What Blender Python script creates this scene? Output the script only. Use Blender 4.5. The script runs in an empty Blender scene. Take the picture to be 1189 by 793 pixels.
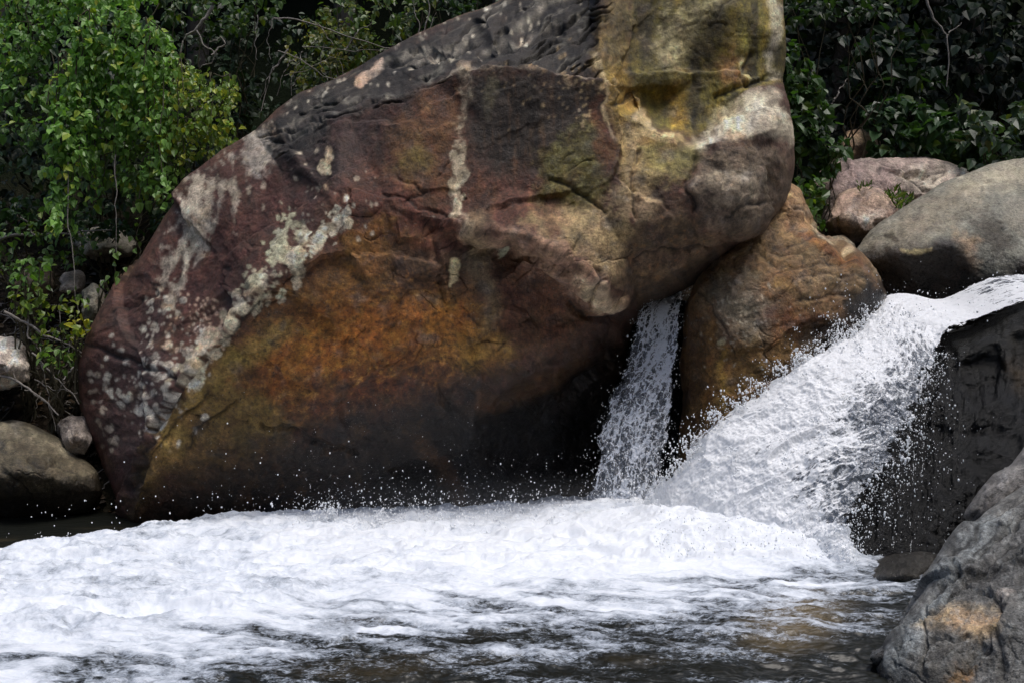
import bpy, math, random
import numpy as np
from mathutils import Vector
from mathutils.geometry import delaunay_2d_cdt

SC = bpy.context.scene
COL = SC.collection
rad = math.radians
random.seed(7)
RNG = np.random.default_rng(11)

# ------------------------------------------------------------------ camera
H = 1.35                      # eye height above the pool
F = 594.5 / math.tan(rad(27.5))
cam_d = bpy.data.cameras.new('camera')
cam_d.sensor_width = 36.0
cam_d.angle = rad(55.0)
cam_d.clip_start, cam_d.clip_end = 0.05, 1000.0
cam = bpy.data.objects.new('camera', cam_d)
cam.location = (0, 0, H)
cam.rotation_euler = (rad(90), 0, 0)
COL.objects.link(cam)
SC.camera = cam

# ------------------------------------------------------------------ sky and sun
SUN_DIR = Vector((0.24, -0.17, 0.93)).normalized()          # towards the sun
elev = math.asin(SUN_DIR.z)
azim = math.atan2(SUN_DIR.x, SUN_DIR.y)
world = bpy.data.worlds.new('World')
SC.world = world
world.use_nodes = True
wn = world.node_tree
bg = wn.nodes['Background']
sky = wn.nodes.new('ShaderNodeTexSky')
sky.sky_type = 'NISHITA'
sky.sun_disc = False
sky.sun_elevation = elev
sky.sun_rotation = azim
sky.air_density = 1.0
sky.dust_density = 3.0
wn.links.new(sky.outputs['Color'], bg.inputs['Color'])
bg.inputs['Strength'].default_value = 0.135
sun_d = bpy.data.lights.new('sun', 'SUN')
sun_d.energy = 1.5
sun_d.angle = rad(26)
sun_d.color = (1.0, 0.975, 0.94)
sun = bpy.data.objects.new('sun', sun_d)
sun.location = SUN_DIR * 60
sun.rotation_euler = (-SUN_DIR).to_track_quat('-Z', 'Y').to_euler()
COL.objects.link(sun)
vs = SC.view_settings
SC.display_settings.display_device = 'sRGB'
vs.view_transform = 'Standard'
vs.look = 'None'
vs.gamma = 1.0
vs.use_curve_mapping = False
vs.exposure = 0.28
SC.cycles.use_denoising = True
SC.cycles.max_bounces = 6
SC.cycles.transparent_max_bounces = 12
SC.cycles.sample_clamp_indirect = 4.0
SC.cycles.blur_glossy = 0.5


# ------------------------------------------------------------------ numbers
def at(px, py, y):
    """the point at distance y whose sight line is (px, py) of a 1189 x 793 frame"""
    return np.stack([(np.asarray(px, float) - 594.5) / F * y + 0 * y,
                     np.asarray(y, float) + 0 * np.asarray(px, float),
                     H - (np.asarray(py, float) - 396.5) / F * y], -1)


def water_at(px, py, z=0.0):
    y = (H - z) * F / (py - 396.5)
    return ((px - 594.5) / F * y, y, z)


_p = np.random.default_rng(5).permutation(256).astype(np.int32)
PERM = np.concatenate([_p, _p, _p])
_g = np.array([[1, 1, 0], [-1, 1, 0], [1, -1, 0], [-1, -1, 0], [1, 0, 1], [-1, 0, 1], [1, 0, -1], [-1, 0, -1],
               [0, 1, 1], [0, -1, 1], [0, 1, -1], [0, -1, -1], [1, 1, 0], [-1, 1, 0], [0, -1, 1], [0, -1, -1]], np.float32)


def pn(x, y, z=0.0):
    """gradient noise, about -1..1"""
    x = np.asarray(x, np.float32)
    y = np.asarray(y, np.float32) + 0 * x
    z = np.asarray(z, np.float32) + 0 * x
    xi, yi, zi = np.floor(x), np.floor(y), np.floor(z)
    xf, yf, zf = x - xi, y - yi, z - zi
    xi, yi, zi = xi.astype(np.int32) & 255, yi.astype(np.int32) & 255, zi.astype(np.int32) & 255
    u, v, w = [t * t * t * (t * (t * 6 - 15) + 10) for t in (xf, yf, zf)]

    def gd(dx, dy, dz):
        h = PERM[PERM[PERM[xi + dx] + yi + dy] + zi + dz] & 15
        g = _g[h]
        return g[..., 0] * (xf - dx) + g[..., 1] * (yf - dy) + g[..., 2] * (zf - dz)
    a = gd(0, 0, 0); a = a + u * (gd(1, 0, 0) - a)
    b = gd(0, 1, 0); b = b + u * (gd(1, 1, 0) - b)
    c = gd(0, 0, 1); c = c + u * (gd(1, 0, 1) - c)
    d = gd(0, 1, 1); d = d + u * (gd(1, 1, 1) - d)
    a = a + v * (b - a)
    c = c + v * (d - c)
    return a + w * (c - a)


def fbm(x, y, z=0.0, octv=4, gain=0.5, ridge=False):
    s, a, f, n = 0, 1.0, 1.0, 0
    for i in range(octv):
        t = pn(x * f + 17.3 * i, y * f + 9.1 * i, z * f + 3.7 * i)
        s = s + a * ((1 - 2 * np.abs(t)) if ridge else t)
        n += a
        a *= gain
        f *= 2.03
    return s / n


def sstep(a, b, x):
    t = np.clip((x - a) / (b - a), 0, 1)
    return t * t * (3 - 2 * t)


def lin(c, gain=1.0):
    c = np.asarray(c, float) / 255.0
    return np.where(c <= 0.04045, c / 12.92, ((c + 0.055) / 1.055) ** 2.4) * gain


def resample(pts, n, closed=False):
    p = np.asarray(pts, float)
    if closed:
        p = np.vstack([p, p[:1]])
    d = np.r_[0, np.cumsum(np.linalg.norm(np.diff(p[:, :2], axis=0), axis=1))]
    t = np.linspace(0, d[-1], n, endpoint=not closed)
    return np.stack([np.interp(t, d, p[:, k]) for k in range(p.shape[1])], -1)


def smooth_closed(p, k):
    for _ in range(k):
        p = 0.5 * p + 0.25 * (np.roll(p, 1, 0) + np.roll(p, -1, 0))
    return p


# ------------------------------------------------------------------ meshes and objects
def mesh_from(name, V, faces, cols=None, mats=None, smooth=True, attrs=None):
    """V (n,3); faces: list of int arrays (m,k) with one k each"""
    me = bpy.data.meshes.new(name)
    V = np.ascontiguousarray(V, np.float32)
    if not isinstance(faces, list):
        faces = [faces]
    faces = [np.asarray(f, np.int32) for f in faces if len(f)]
    me.vertices.add(len(V))
    me.vertices.foreach_set('co', V.ravel())
    li = np.concatenate([f.ravel() for f in faces])
    tot = np.concatenate([np.full(len(f), f.shape[1], np.int32) for f in faces])
    st = np.r_[0, np.cumsum(tot)[:-1]].astype(np.int32)
    me.loops.add(len(li))
    me.loops.foreach_set('vertex_index', li)
    me.polygons.add(len(tot))
    me.polygons.foreach_set('loop_start', st)
    me.polygons.foreach_set('use_smooth', np.full(len(tot), smooth))
    me.update(calc_edges=True)
    if cols is not None:
        c = np.ones((len(V), 4), np.float32)
        c[:, :cols.shape[1]] = cols
        a = me.color_attributes.new('Col', 'FLOAT_COLOR', 'POINT')
        a.data.foreach_set('color', c.ravel())
    for k, v in (attrs or {}).items():
        v = np.asarray(v, np.float32)
        if v.ndim == 1:
            a = me.attributes.new(k, 'FLOAT', 'POINT')
            a.data.foreach_set('value', v)
        else:
            a = me.attributes.new(k, 'FLOAT_VECTOR', 'POINT')
            a.data.foreach_set('vector', np.ascontiguousarray(v).ravel())
    for m in (mats or []):
        me.materials.append(m)
    return me


def vnormals(me):
    n = np.empty(len(me.vertices) * 3, np.float32)
    me.vertices.foreach_get('normal', n)
    return n.reshape(-1, 3)


def link(name, me, label=None, cat=None, group=None, kind=None, parent=None, loc=None):
    o = bpy.data.objects.new(name, me)
    COL.objects.link(o)
    if label: o['label'] = label
    if cat: o['category'] = cat
    if group: o['group'] = group
    if kind: o['kind'] = kind
    if parent is not None: o.parent = parent
    if loc is not None: o.location = loc
    return o


def recentre(me, c):
    n = len(me.vertices)
    v = np.empty(n * 3, np.float32)
    me.vertices.foreach_get('co', v)
    v = v.reshape(-1, 3) - np.asarray(c, np.float32)
    me.vertices.foreach_set('co', v.ravel())
    me.update()


def grid_faces(n, m, wrap=False):
    """quads of an n x m vertex grid (row-major); wrap joins the last column to the first"""
    i = np.arange(n - 1)[:, None]
    j = np.arange(m if wrap else m - 1)[None, :]
    j2 = (j + 1) % m
    return np.stack([i * m + j, i * m + j2, (i + 1) * m + j2, (i + 1) * m + j], -1).reshape(-1, 4)


def tubes(paths, sides=6):
    """paths: list of (points (n,3), radii (n)); returns V, quads"""
    VV, FF, off = [], [], 0
    for pts, rr in paths:
        pts = np.asarray(pts, float)
        rr = np.broadcast_to(np.asarray(rr, float), (len(pts),))
        t = np.gradient(pts, axis=0)
        t /= np.linalg.norm(t, axis=1, keepdims=True) + 1e-9
        up = np.where(np.abs(t[:, 2:3]) > 0.9, [[1.0, 0, 0]], [[0, 0, 1.0]])
        a = np.cross(t, up); a /= np.linalg.norm(a, axis=1, keepdims=True) + 1e-9
        b = np.cross(t, a)
        th = np.linspace(0, 2 * np.pi, sides, endpoint=False)
        ring = pts[:, None] + rr[:, None, None] * (np.cos(th)[None, :, None] * a[:, None] + np.sin(th)[None, :, None] * b[:, None])
        VV.append(ring.reshape(-1, 3))
        FF.append(grid_faces(len(pts), sides, True) + off)
        off += len(pts) * sides
    return np.vstack(VV), np.vstack(FF)


LEAF = np.array([[0, 0, 0], [-.40, .22, .10], [-.30, .66, .06], [0, 1.08, -.16], [.30, .66, .06], [.40, .22, .10]])
BLADE = np.array([[0, 0, 0], [-.12, .3, .03], [-.10, .7, .0], [0, 1.1, -.2], [.10, .7, .0], [.12, .3, .03]])


def leaves(pos, tip, nrm, size, col, shape=LEAF):
    pos, tip, nrm = [np.asarray(a, float) for a in (pos, tip, nrm)]
    tip = tip / (np.linalg.norm(tip, axis=1, keepdims=True) + 1e-9)
    x = np.cross(tip, nrm); x /= np.linalg.norm(x, axis=1, keepdims=True) + 1e-9
    n = np.cross(x, tip)
    s = np.asarray(size)[:, None, None]
    V = pos[:, None] + s * (shape[None, :, 0:1] * x[:, None] + shape[None, :, 1:2] * tip[:, None] + shape[None, :, 2:3] * n[:, None])
    k = len(shape)
    base = (np.arange(len(pos)) * k)[:, None]
    f = np.concatenate([base + [[0, 1, 2, 3]], base + [[0, 3, 4, 5]]], 0)
    return V.reshape(-1, 3), f, np.repeat(col, k, axis=0)


# ------------------------------------------------------------------ materials
def mat(name):
    m = bpy.data.materials.new(name)
    m.use_nodes = True
    nt = m.node_tree
    return m, nt, nt.nodes['Principled BSDF'], nt.nodes['Material Output']


def N(nt, kind, **kw):
    n = nt.nodes.new('ShaderNode' + kind)
    for k, v in kw.items():
        if k.startswith('in_'):
            n.inputs[int(k[3:]) if k[3:].isdigit() else k[3:].replace('_', ' ')].default_value = v
        else:
            setattr(n, k, v)
    return n


def math_n(nt, op, a, b=None, clamp=False):
    n = nt.nodes.new('ShaderNodeMath'); n.operation = op; n.use_clamp = clamp
    for i, v in enumerate((a, b)):
        if v is None: continue
        if hasattr(v, 'is_output'): nt.links.new(v, n.inputs[i])
        else: n.inputs[i].default_value = v
    return n.outputs[0]


def ramp(nt, fac, stops):
    r = nt.nodes.new('ShaderNodeValToRGB')
    e = r.color_ramp.elements
    while len(e) < len(stops): e.new(0.5)
    for el, (p, c) in zip(e, stops):
        el.position = p
        el.color = (c, c, c, 1) if not hasattr(c, '__len__') else (*c, 1)
    nt.links.new(fac, r.inputs[0])
    return r.outputs[0]


def noise(nt, vec, scale, detail=4, rough=0.55, dist=0.0):
    n = N(nt, 'TexNoise')
    n.inputs['Scale'].default_value = scale
    n.inputs['Detail'].default_value = detail
    n.inputs['Roughness'].default_value = rough
    n.inputs['Distortion'].default_value = dist
    nt.links.new(vec, n.inputs['Vector'])
    return n.outputs['Fac']


def mixc(nt, fac, a, b, mode='MIX'):
    n = nt.nodes.new('ShaderNodeMix'); n.data_type = 'RGBA'; n.blend_type = mode
    for i, v in ((0, fac), (6, a), (7, b)):
        if hasattr(v, 'is_output'): nt.links.new(v, n.inputs[i])
        elif i == 0: n.inputs[0].default_value = v
        else: n.inputs[i].default_value = (*v, 1)
    return n.outputs[2]


def rock_mat(name, speck=0.5, grain=1.0, bump=0.6, rough_dry=0.70, rough_wet=0.25, spec=0.4):
    """rock whose mineral stains come from the mesh ('Col', wetness in alpha) with procedural grain on top"""
    m, nt, bs, out = mat(name)
    tc = N(nt, 'TexCoord')
    v = tc.outputs['Object']
    at_ = N(nt, 'Attribute', attribute_name='Col')
    n1 = noise(nt, v, 9, 6, 0.65, 0.4)
    n2 = noise(nt, v, 45, 5, 0.7)
    n3 = noise(nt, v, 160, 3, 0.6)
    cen = lambda n, k: math_n(nt, 'MULTIPLY', math_n(nt, 'SUBTRACT', n, 0.5), k)
    g = math_n(nt, 'ADD', math_n(nt, 'ADD', cen(n1, 1.7), 1.0), math_n(nt, 'ADD', cen(n2, 1.3 * grain), cen(n3, 0.9 * grain)))
    hv = N(nt, 'HueSaturation')
    nt.links.new(at_.outputs['Color'], hv.inputs['Color'])
    nt.links.new(math_n(nt, 'MAXIMUM', g, 0.25), hv.inputs['Value'])
    nh = noise(nt, v, 6, 5, 0.6, 0.6)
    nt.links.new(math_n(nt, 'ADD', math_n(nt, 'MULTIPLY', nh, 0.06), 0.47), hv.inputs['Hue'])
    col = hv.outputs['Color']
    # dark pits and pale mineral flecks
    pit = noise(nt, v, 75, 4, 0.75, 0.8)
    col = mixc(nt, ramp(nt, pit, [(0.33, 0.8), (0.43, 0.0)]), col, (0.012, 0.011, 0.010))
    fl = noise(nt, v, 110, 2, 0.5)
    fm = noise(nt, v, 5, 3, 0.6)
    fk = math_n(nt, 'MULTIPLY', ramp(nt, fl, [(0.64, 0.0), (0.72, speck)]), ramp(nt, fm, [(0.45, 0.0), (0.62, 1.0)]))
    col = mixc(nt, fk, col, (0.34, 0.31, 0.27))
    nt.links.new(col, bs.inputs['Base Color'])
    r = N(nt, 'MapRange')
    nt.links.new(at_.outputs['Alpha'], r.inputs[0])
    r.inputs[3].default_value = rough_dry
    r.inputs[4].default_value = rough_wet
    nt.links.new(math_n(nt, 'ADD', r.outputs[0], math_n(nt, 'MULTIPLY', math_n(nt, 'SUBTRACT', n2, 0.5), 0.35), True), bs.inputs['Roughness'])
    bs.inputs['Specular IOR Level'].default_value = spec
    h = math_n(nt, 'ADD', math_n(nt, 'MULTIPLY', n1, 0.45), math_n(nt, 'MULTIPLY', n2, 0.45))
    h = math_n(nt, 'ADD', h, math_n(nt, 'MULTIPLY', n3, 0.14))
    h = math_n(nt, 'ADD', h, math_n(nt, 'MULTIPLY', ramp(nt, pit, [(0.30, 0.0), (0.42, 1.0)]), 0.12))
    b = N(nt, 'Bump')
    b.inputs['Strength'].default_value = bump
    b.inputs['Distance'].default_value = 0.034
    nt.links.new(h, b.inputs['Height'])
    nt.links.new(b.outputs[0], bs.inputs['Normal'])
    return m


def leaf_mat(name, gloss=0.40, trans=0.33):
    m, nt, bs, out = mat(name)
    a = N(nt, 'Attribute', attribute_name='Col')
    nt.links.new(a.outputs['Color'], bs.inputs['Base Color'])
    bs.inputs['Roughness'].default_value = gloss
    bs.inputs['Specular IOR Level'].default_value = 0.45
    t = N(nt, 'BsdfTranslucent')
    nt.links.new(mixc(nt, 1.0, a.outputs['Color'], (1.3, 1.5, 0.5), 'MULTIPLY'), t.inputs['Color'])
    mx = N(nt, 'MixShader'); mx.inputs[0].default_value = trans
    nt.links.new(bs.outputs[0], mx.inputs[1]); nt.links.new(t.outputs[0], mx.inputs[2])
    nt.links.new(mx.outputs[0], out.inputs[0])
    return m


def bark_mat(name, c1, c2, scale=30):
    m, nt, bs, out = mat(name)
    v = N(nt, 'TexCoord').outputs['Object']
    n1 = noise(nt, v, scale, 5, 0.7)
    nt.links.new(mixc(nt, ramp(nt, n1, [(0.35, 0.0), (0.65, 1.0)]), c1, c2), bs.inputs['Base Color'])
    bs.inputs['Roughness'].default_value = 0.9
    b = N(nt, 'Bump'); b.inputs['Strength'].default_value = 0.6; b.inputs['Distance'].default_value = 0.01
    nt.links.new(n1, b.inputs['Height']); nt.links.new(b.outputs[0], bs.inputs['Normal'])
    return m


M_ROCK = rock_mat('stained_rock', grain=1.7, bump=0.75)
M_ROCK2 = rock_mat('grey_rock', speck=0.8, grain=1.9, bump=0.9)
M_LEAF = leaf_mat('leaf')
M_LEAFD = leaf_mat('leaf_dark', 0.5, 0.12)
M_BARK = bark_mat('bark', (0.05, 0.042, 0.034), (0.12, 0.105, 0.09))
M_STEM = bark_mat('stem', (0.06, 0.05, 0.03), (0.11, 0.10, 0.06), 60)
M_TWIG = bark_mat('dead_wood', (0.16, 0.14, 0.12), (0.34, 0.31, 0.28), 50)


# ------------------------------------------------------------------ rocks
class Chart:
    """the front of a rock as a map: depth, colour, wetness, relief"""

    def __init__(self, outline, ctrl, creases=(), blur=5, margin=30):
        self.out = np.asarray(outline, float)
        self.u0 = math.floor(self.out[:, 0].min()) - margin
        self.v0 = math.floor(self.out[:, 1].min()) - margin
        w = int(self.out[:, 0].max()) + margin - self.u0
        h = int(self.out[:, 1].max()) + margin - self.v0
        self.w, self.h = w, h
        self.U, self.V = np.meshgrid(np.arange(w) + float(self.u0), np.arange(h) + float(self.v0))
        pts = [tuple(p) for p in self.out] + [tuple(p) for p in ctrl]
        edges = []
        for c in creases:
            k = len(pts)
            pts += [tuple(p) for p in c]
            edges += [(k + i, k + i + 1) for i in range(len(c) - 1)]
        P = [Vector((p[0], p[1])) for p in pts]
        vo, eo, fo, vi, ei, fi = delaunay_2d_cdt(P, edges, [], 0, 1e-4)
        zs = []
        for k, ids in enumerate(vi):
            if ids:
                zs.append(pts[ids[0]][2])
            else:
                d = sorted(((pts[q][0] - vo[k].x) ** 2 + (pts[q][1] - vo[k].y) ** 2, pts[q][2]) for q in range(len(pts)))[:2]
                zs.append((d[0][1] + d[1][1]) / 2)
        D = np.full((h, w), np.nan)
        for f in fo:
            (x0, y0), (x1, y1), (x2, y2) = [(vo[k].x - self.u0, vo[k].y - self.v0) for k in f]
            z0, z1, z2 = [zs[k] for k in f]
            xa, xb = max(0, int(min(x0, x1, x2))), min(w - 1, int(max(x0, x1, x2)) + 1)
            ya, yb = max(0, int(min(y0, y1, y2))), min(h - 1, int(max(y0, y1, y2)) + 1)
            X, Y = np.meshgrid(np.arange(xa, xb + 1), np.arange(ya, yb + 1))
            den = (y1 - y2) * (x0 - x2) + (x2 - x1) * (y0 - y2)
            if abs(den) < 1e-9: continue
            a = ((y1 - y2) * (X - x2) + (x2 - x1) * (Y - y2)) / den
            b = ((y2 - y0) * (X - x2) + (x0 - x2) * (Y - y2)) / den
            c = 1 - a - b
            ok = (a > -1e-3) & (b > -1e-3) & (c > -1e-3)
            sub = D[ya:yb + 1, xa:xb + 1]
            sub[ok] = (a * z0 + b * z1 + c * z2)[ok]
        # spread values outwards past the outline
        for _ in range(400):
            bad = np.isnan(D)
            if not bad.any(): break
            acc = np.zeros_like(D); cnt = np.zeros_like(D)
            for dx, dy in ((1, 0), (-1, 0), (0, 1), (0, -1)):
                s = np.roll(np.roll(D, dx, 1), dy, 0)
                g = ~np.isnan(s)
                acc[g] += s[g]; cnt[g] += 1
            g = bad & (cnt > 0)
            D[g] = acc[g] / cnt[g]
        self.D = self.blur(D, blur)
        self.hgt = np.zeros_like(D)            # metres outwards
        self.wet = np.zeros_like(D)
        self.warm = 1.0
        self.C = np.zeros((h, w, 3))
        self.wu = self.U + 9 * fbm(self.U / 38, self.V / 38, 1.5, 4) * 2
        self.wv = self.V + 9 * fbm(self.U / 38, self.V / 38, 7.5, 4) * 2
        self.fine = fbm(self.U / 9, self.V / 9, 3.3, 4, 0.65)
        self.med = fbm(self.U / 30, self.V / 30, 4.1, 5, 0.6)

    @staticmethod
    def blur(A, r):
        if r < 1: return A
        for _ in range(2):
            for ax in (0, 1):
                p = np.pad(A, [(r + 1, r) if k == ax else (0, 0) for k in (0, 1)], mode='edge')
                c = np.cumsum(p, axis=ax)
                n = A.shape[ax]
                hi = np.take(c, np.arange(2 * r + 1, 2 * r + 1 + n), axis=ax)
                lo = np.take(c, np.arange(0, n), axis=ax)
                A = (hi - lo) / (2 * r + 1)
        return A

    def poly(self, pts, soft=8.0, rough=0.0, raw=False):
        """soft mask of a polygon, ragged by noise"""
        p = np.asarray(pts, float)
        U, V = (self.U, self.V) if raw else (self.wu, self.wv)
        pad = soft * 2 + abs(rough) * 2 + 30
        xa = int(max(0, p[:, 0].min() - pad - self.u0)); xb = int(min(self.w, p[:, 0].max() + pad - self.u0))
        ya = int(max(0, p[:, 1].min() - pad - self.v0)); yb = int(min(self.h, p[:, 1].max() + pad - self.v0))
        m = np.zeros_like(self.U)
        if xb <= xa or yb <= ya: return m
        sl = (slice(ya, yb), slice(xa, xb))
        u, v = U[sl], V[sl]
        d = np.full(u.shape, 1e9)
        ins = np.zeros(u.shape, bool)
        for i in range(len(p)):
            (x0, y0), (x1, y1) = p[i], p[(i + 1) % len(p)]
            ex, ey = x1 - x0, y1 - y0
            t = np.clip(((u - x0) * ex + (v - y0) * ey) / (ex * ex + ey * ey + 1e-9), 0, 1)
            d = np.minimum(d, (u - x0 - t * ex) ** 2 + (v - y0 - t * ey) ** 2)
            if y0 != y1:
                c = ((y0 > v) != (y1 > v)) & (u < (x1 - x0) * (v - y0) / (y1 - y0) + x0)
                ins ^= c
        s = np.sqrt(d) * np.where(ins, 1, -1)
        s = s + rough * (self.med[sl] * 1.7 + self.fine[sl] * 1.7)
        m[sl] = sstep(-soft * 1.5, soft * 1.5, s)
        return m

    def line(self, pts, width=2.0, soft=1.5, rough=0.0, raw=False):
        p = np.asarray(pts, float)
        wd = p[:, 2] if p.shape[1] > 2 else np.full(len(p), width)
        U, V = (self.U, self.V) if raw else (self.wu, self.wv)
        pad = wd.max() + soft + abs(rough) * 2 + 30
        xa = int(max(0, p[:, 0].min() - pad - self.u0)); xb = int(min(self.w, p[:, 0].max() + pad - self.u0))
        ya = int(max(0, p[:, 1].min() - pad - self.v0)); yb = int(min(self.h, p[:, 1].max() + pad - self.v0))
        m = np.zeros_like(self.U)
        if xb <= xa or yb <= ya: return m
        sl = (slice(ya, yb), slice(xa, xb))
        u, v = U[sl], V[sl]
        s = np.full(u.shape, -1e9)
        for i in range(len(p) - 1):
            (x0, y0), (x1, y1) = p[i, :2], p[i + 1, :2]
            ex, ey = x1 - x0, y1 - y0
            t = np.clip(((u - x0) * ex + (v - y0) * ey) / (ex * ex + ey * ey + 1e-9), 0, 1)
            s = np.maximum(s, wd[i] + t * (wd[i + 1] - wd[i]) - np.hypot(u - x0 - t * ex, v - y0 - t * ey))
        s = s + rough * (self.med[sl] * 1.6 + self.fine[sl])
        m[sl] = sstep(-soft, soft, s)
        return m

    def paint(self, m, rgb, op=1.0, gain=1.0):
        a = (m * op)[..., None]
        self.C = self.C * (1 - a) + lin(rgb, gain) * a

    def mottle(self, k=1.0):
        """uneven mineral grain, dark blotches and hairline veins all over"""
        u, v = self.U, self.V
        big = fbm(u / 60, v / 60, 91.0, 5, 0.62); sm = fbm(u / 7, v / 7, 95.0, 4, 0.7)
        mid = fbm(self.wu / 19, self.wv / 19, 93.0, 5, 0.68)
        f = np.exp(k * (0.7 * big + 0.85 * mid + 0.85 * sm))
        vein = sstep(0.90, 0.985, fbm(self.wu / 34, self.wv / 26, 97.0, 3, 0.5, True)) * sstep(-0.1, 0.3, big)
        f = f * (1 - 0.45 * k * vein)
        self.C = self.C * f[..., None]
        dk = sstep(0.08, 0.42, fbm(self.wu / 28, self.wv / 40, 103.0, 6, 0.66))
        self.C = self.C * (1 - 0.5 * k * dk)[..., None]
        wm = (0.5 * k * self.warm * sstep(0.06, 0.4, fbm(self.wu / 36, self.wv / 30, 107.0, 6, 0.66)))[..., None]
        g = self.C.mean(-1, keepdims=True)
        self.C = self.C * (1 - wm) + g * np.array([1.55, 0.93, 0.52]) * wm
        lt = (0.30 * k * sstep(0.12, 0.42, fbm(self.wu / 22, self.wv / 22, 111.0, 6, 0.7)))[..., None]
        self.C = self.C * (1 + 1.6 * lt) + 0.006 * lt
        self.C = self.C * (np.array([1.06, 1.0, 0.83]) * self.warm + np.array([0.97, 1.0, 1.02]) * (1 - self.warm))
        run = fbm(self.wu / 7, self.wv / 70, 141.0, 4, 0.6)
        self.C = self.C * np.exp(0.75 * k * run * sstep(-0.2, 0.2, fbm(u / 80, v / 80, 143.0, 3)))[..., None]
        g = self.C.mean(-1, keepdims=True)
        t = (0.35 * sstep(0.05, 0.4, fbm(u / 24, v / 24, 99.0, 4, 0.6)) * k)[..., None]
        self.C = np.clip(self.C * (1 - t) + g * t, 0.003, 0.72)
        for sc1, sc2, rot, wd, sd, up in ((130, 80, 0.5, 0.010, 121.0, 0.007), (80, 45, -0.55, 0.010, 127.0, 0.0)):
            a_, b_ = u * math.cos(rot) - v * math.sin(rot), u * math.sin(rot) + v * math.cos(rot)
            q = fbm(a_ / sc1, b_ / sc2, sd + self.u0 * 0.01, 4, 0.5)
            ms_ = sstep(0.05, 0.3, fbm(u / 90, v / 90, sd + 50, 3))
            self.C = self.C * (1 - 0.6 * k * (1 - sstep(0.0, wd, np.abs(q))) * ms_)[..., None]
            self.hgt -= 0.010 * k * (1 - sstep(0.0, wd * 2.2, np.abs(q))) * ms_
            self.hgt += up * k * sstep(0.0, 0.06, q)          # one side of the joint stands proud
        self.hgt += 0.003 * k * sm + 0.006 * k * mid - 0.008 * vein

    def crack(self, pts, width=1.6, depth=0.02, op=0.75, raw=False):
        self.hgt -= depth * self.line(pts, width * 2.0, width * 2.0, 0.8, raw)
        self.paint(self.line(pts, width * 0.8, 1.2, 0.8, raw), (22, 18, 16), op)

    def samp(self, A, u, v):
        x = np.clip(u - self.u0, 0, self.w - 1.001); y = np.clip(v - self.v0, 0, self.h - 1.001)
        i, j = x.astype(int), y.astype(int)
        fx, fy = x - i, y - j
        if A.ndim == 3: fx, fy = fx[..., None], fy[..., None]
        return (A[j, i] * (1 - fx) + A[j, i + 1] * fx) * (1 - fy) + (A[j + 1, i] * (1 - fx) + A[j + 1, i + 1] * fx) * fy


def facets(V, nfront, k, tilt, seed):
    """broken planes: each cell of the surface is tilted its own way, with small steps between them"""
    r = np.random.default_rng(int(seed * 10) + 3)
    Q = V + 0.10 * np.stack([fbm(V[:, 0] * 3, V[:, 1] * 3, V[:, 2] * 3 + 11 * q + seed, 4, 0.6) for q in range(3)], -1)
    Q = Q * np.array([1.0, 1.0, 1.25])
    s = Q[r.integers(0, nfront, k)]
    g = r.normal(0, tilt, (k, 3)); o = r.normal(0, tilt * 0.12, k)
    b1 = np.full(len(V), 1e9); v1 = np.zeros(len(V)); b2 = b1.copy(); v2 = v1.copy()
    for i in range(k):
        e = Q - s[i]
        d = np.sqrt((e * e).sum(1)); v = e @ g[i] + o[i]
        c1 = d < b1
        c2 = (~c1) & (d < b2)
        b2 = np.where(c1, b1, np.where(c2, d, b2)); v2 = np.where(c1, v1, np.where(c2, v, v2))
        b1 = np.where(c1, d, b1); v1 = np.where(c1, v, v1)
    w = sstep(0, 0.035, b2 - b1) * 0.5 + 0.5
    return np.clip(v1 * w + v2 * (1 - w), -0.08, 0.08)


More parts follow.
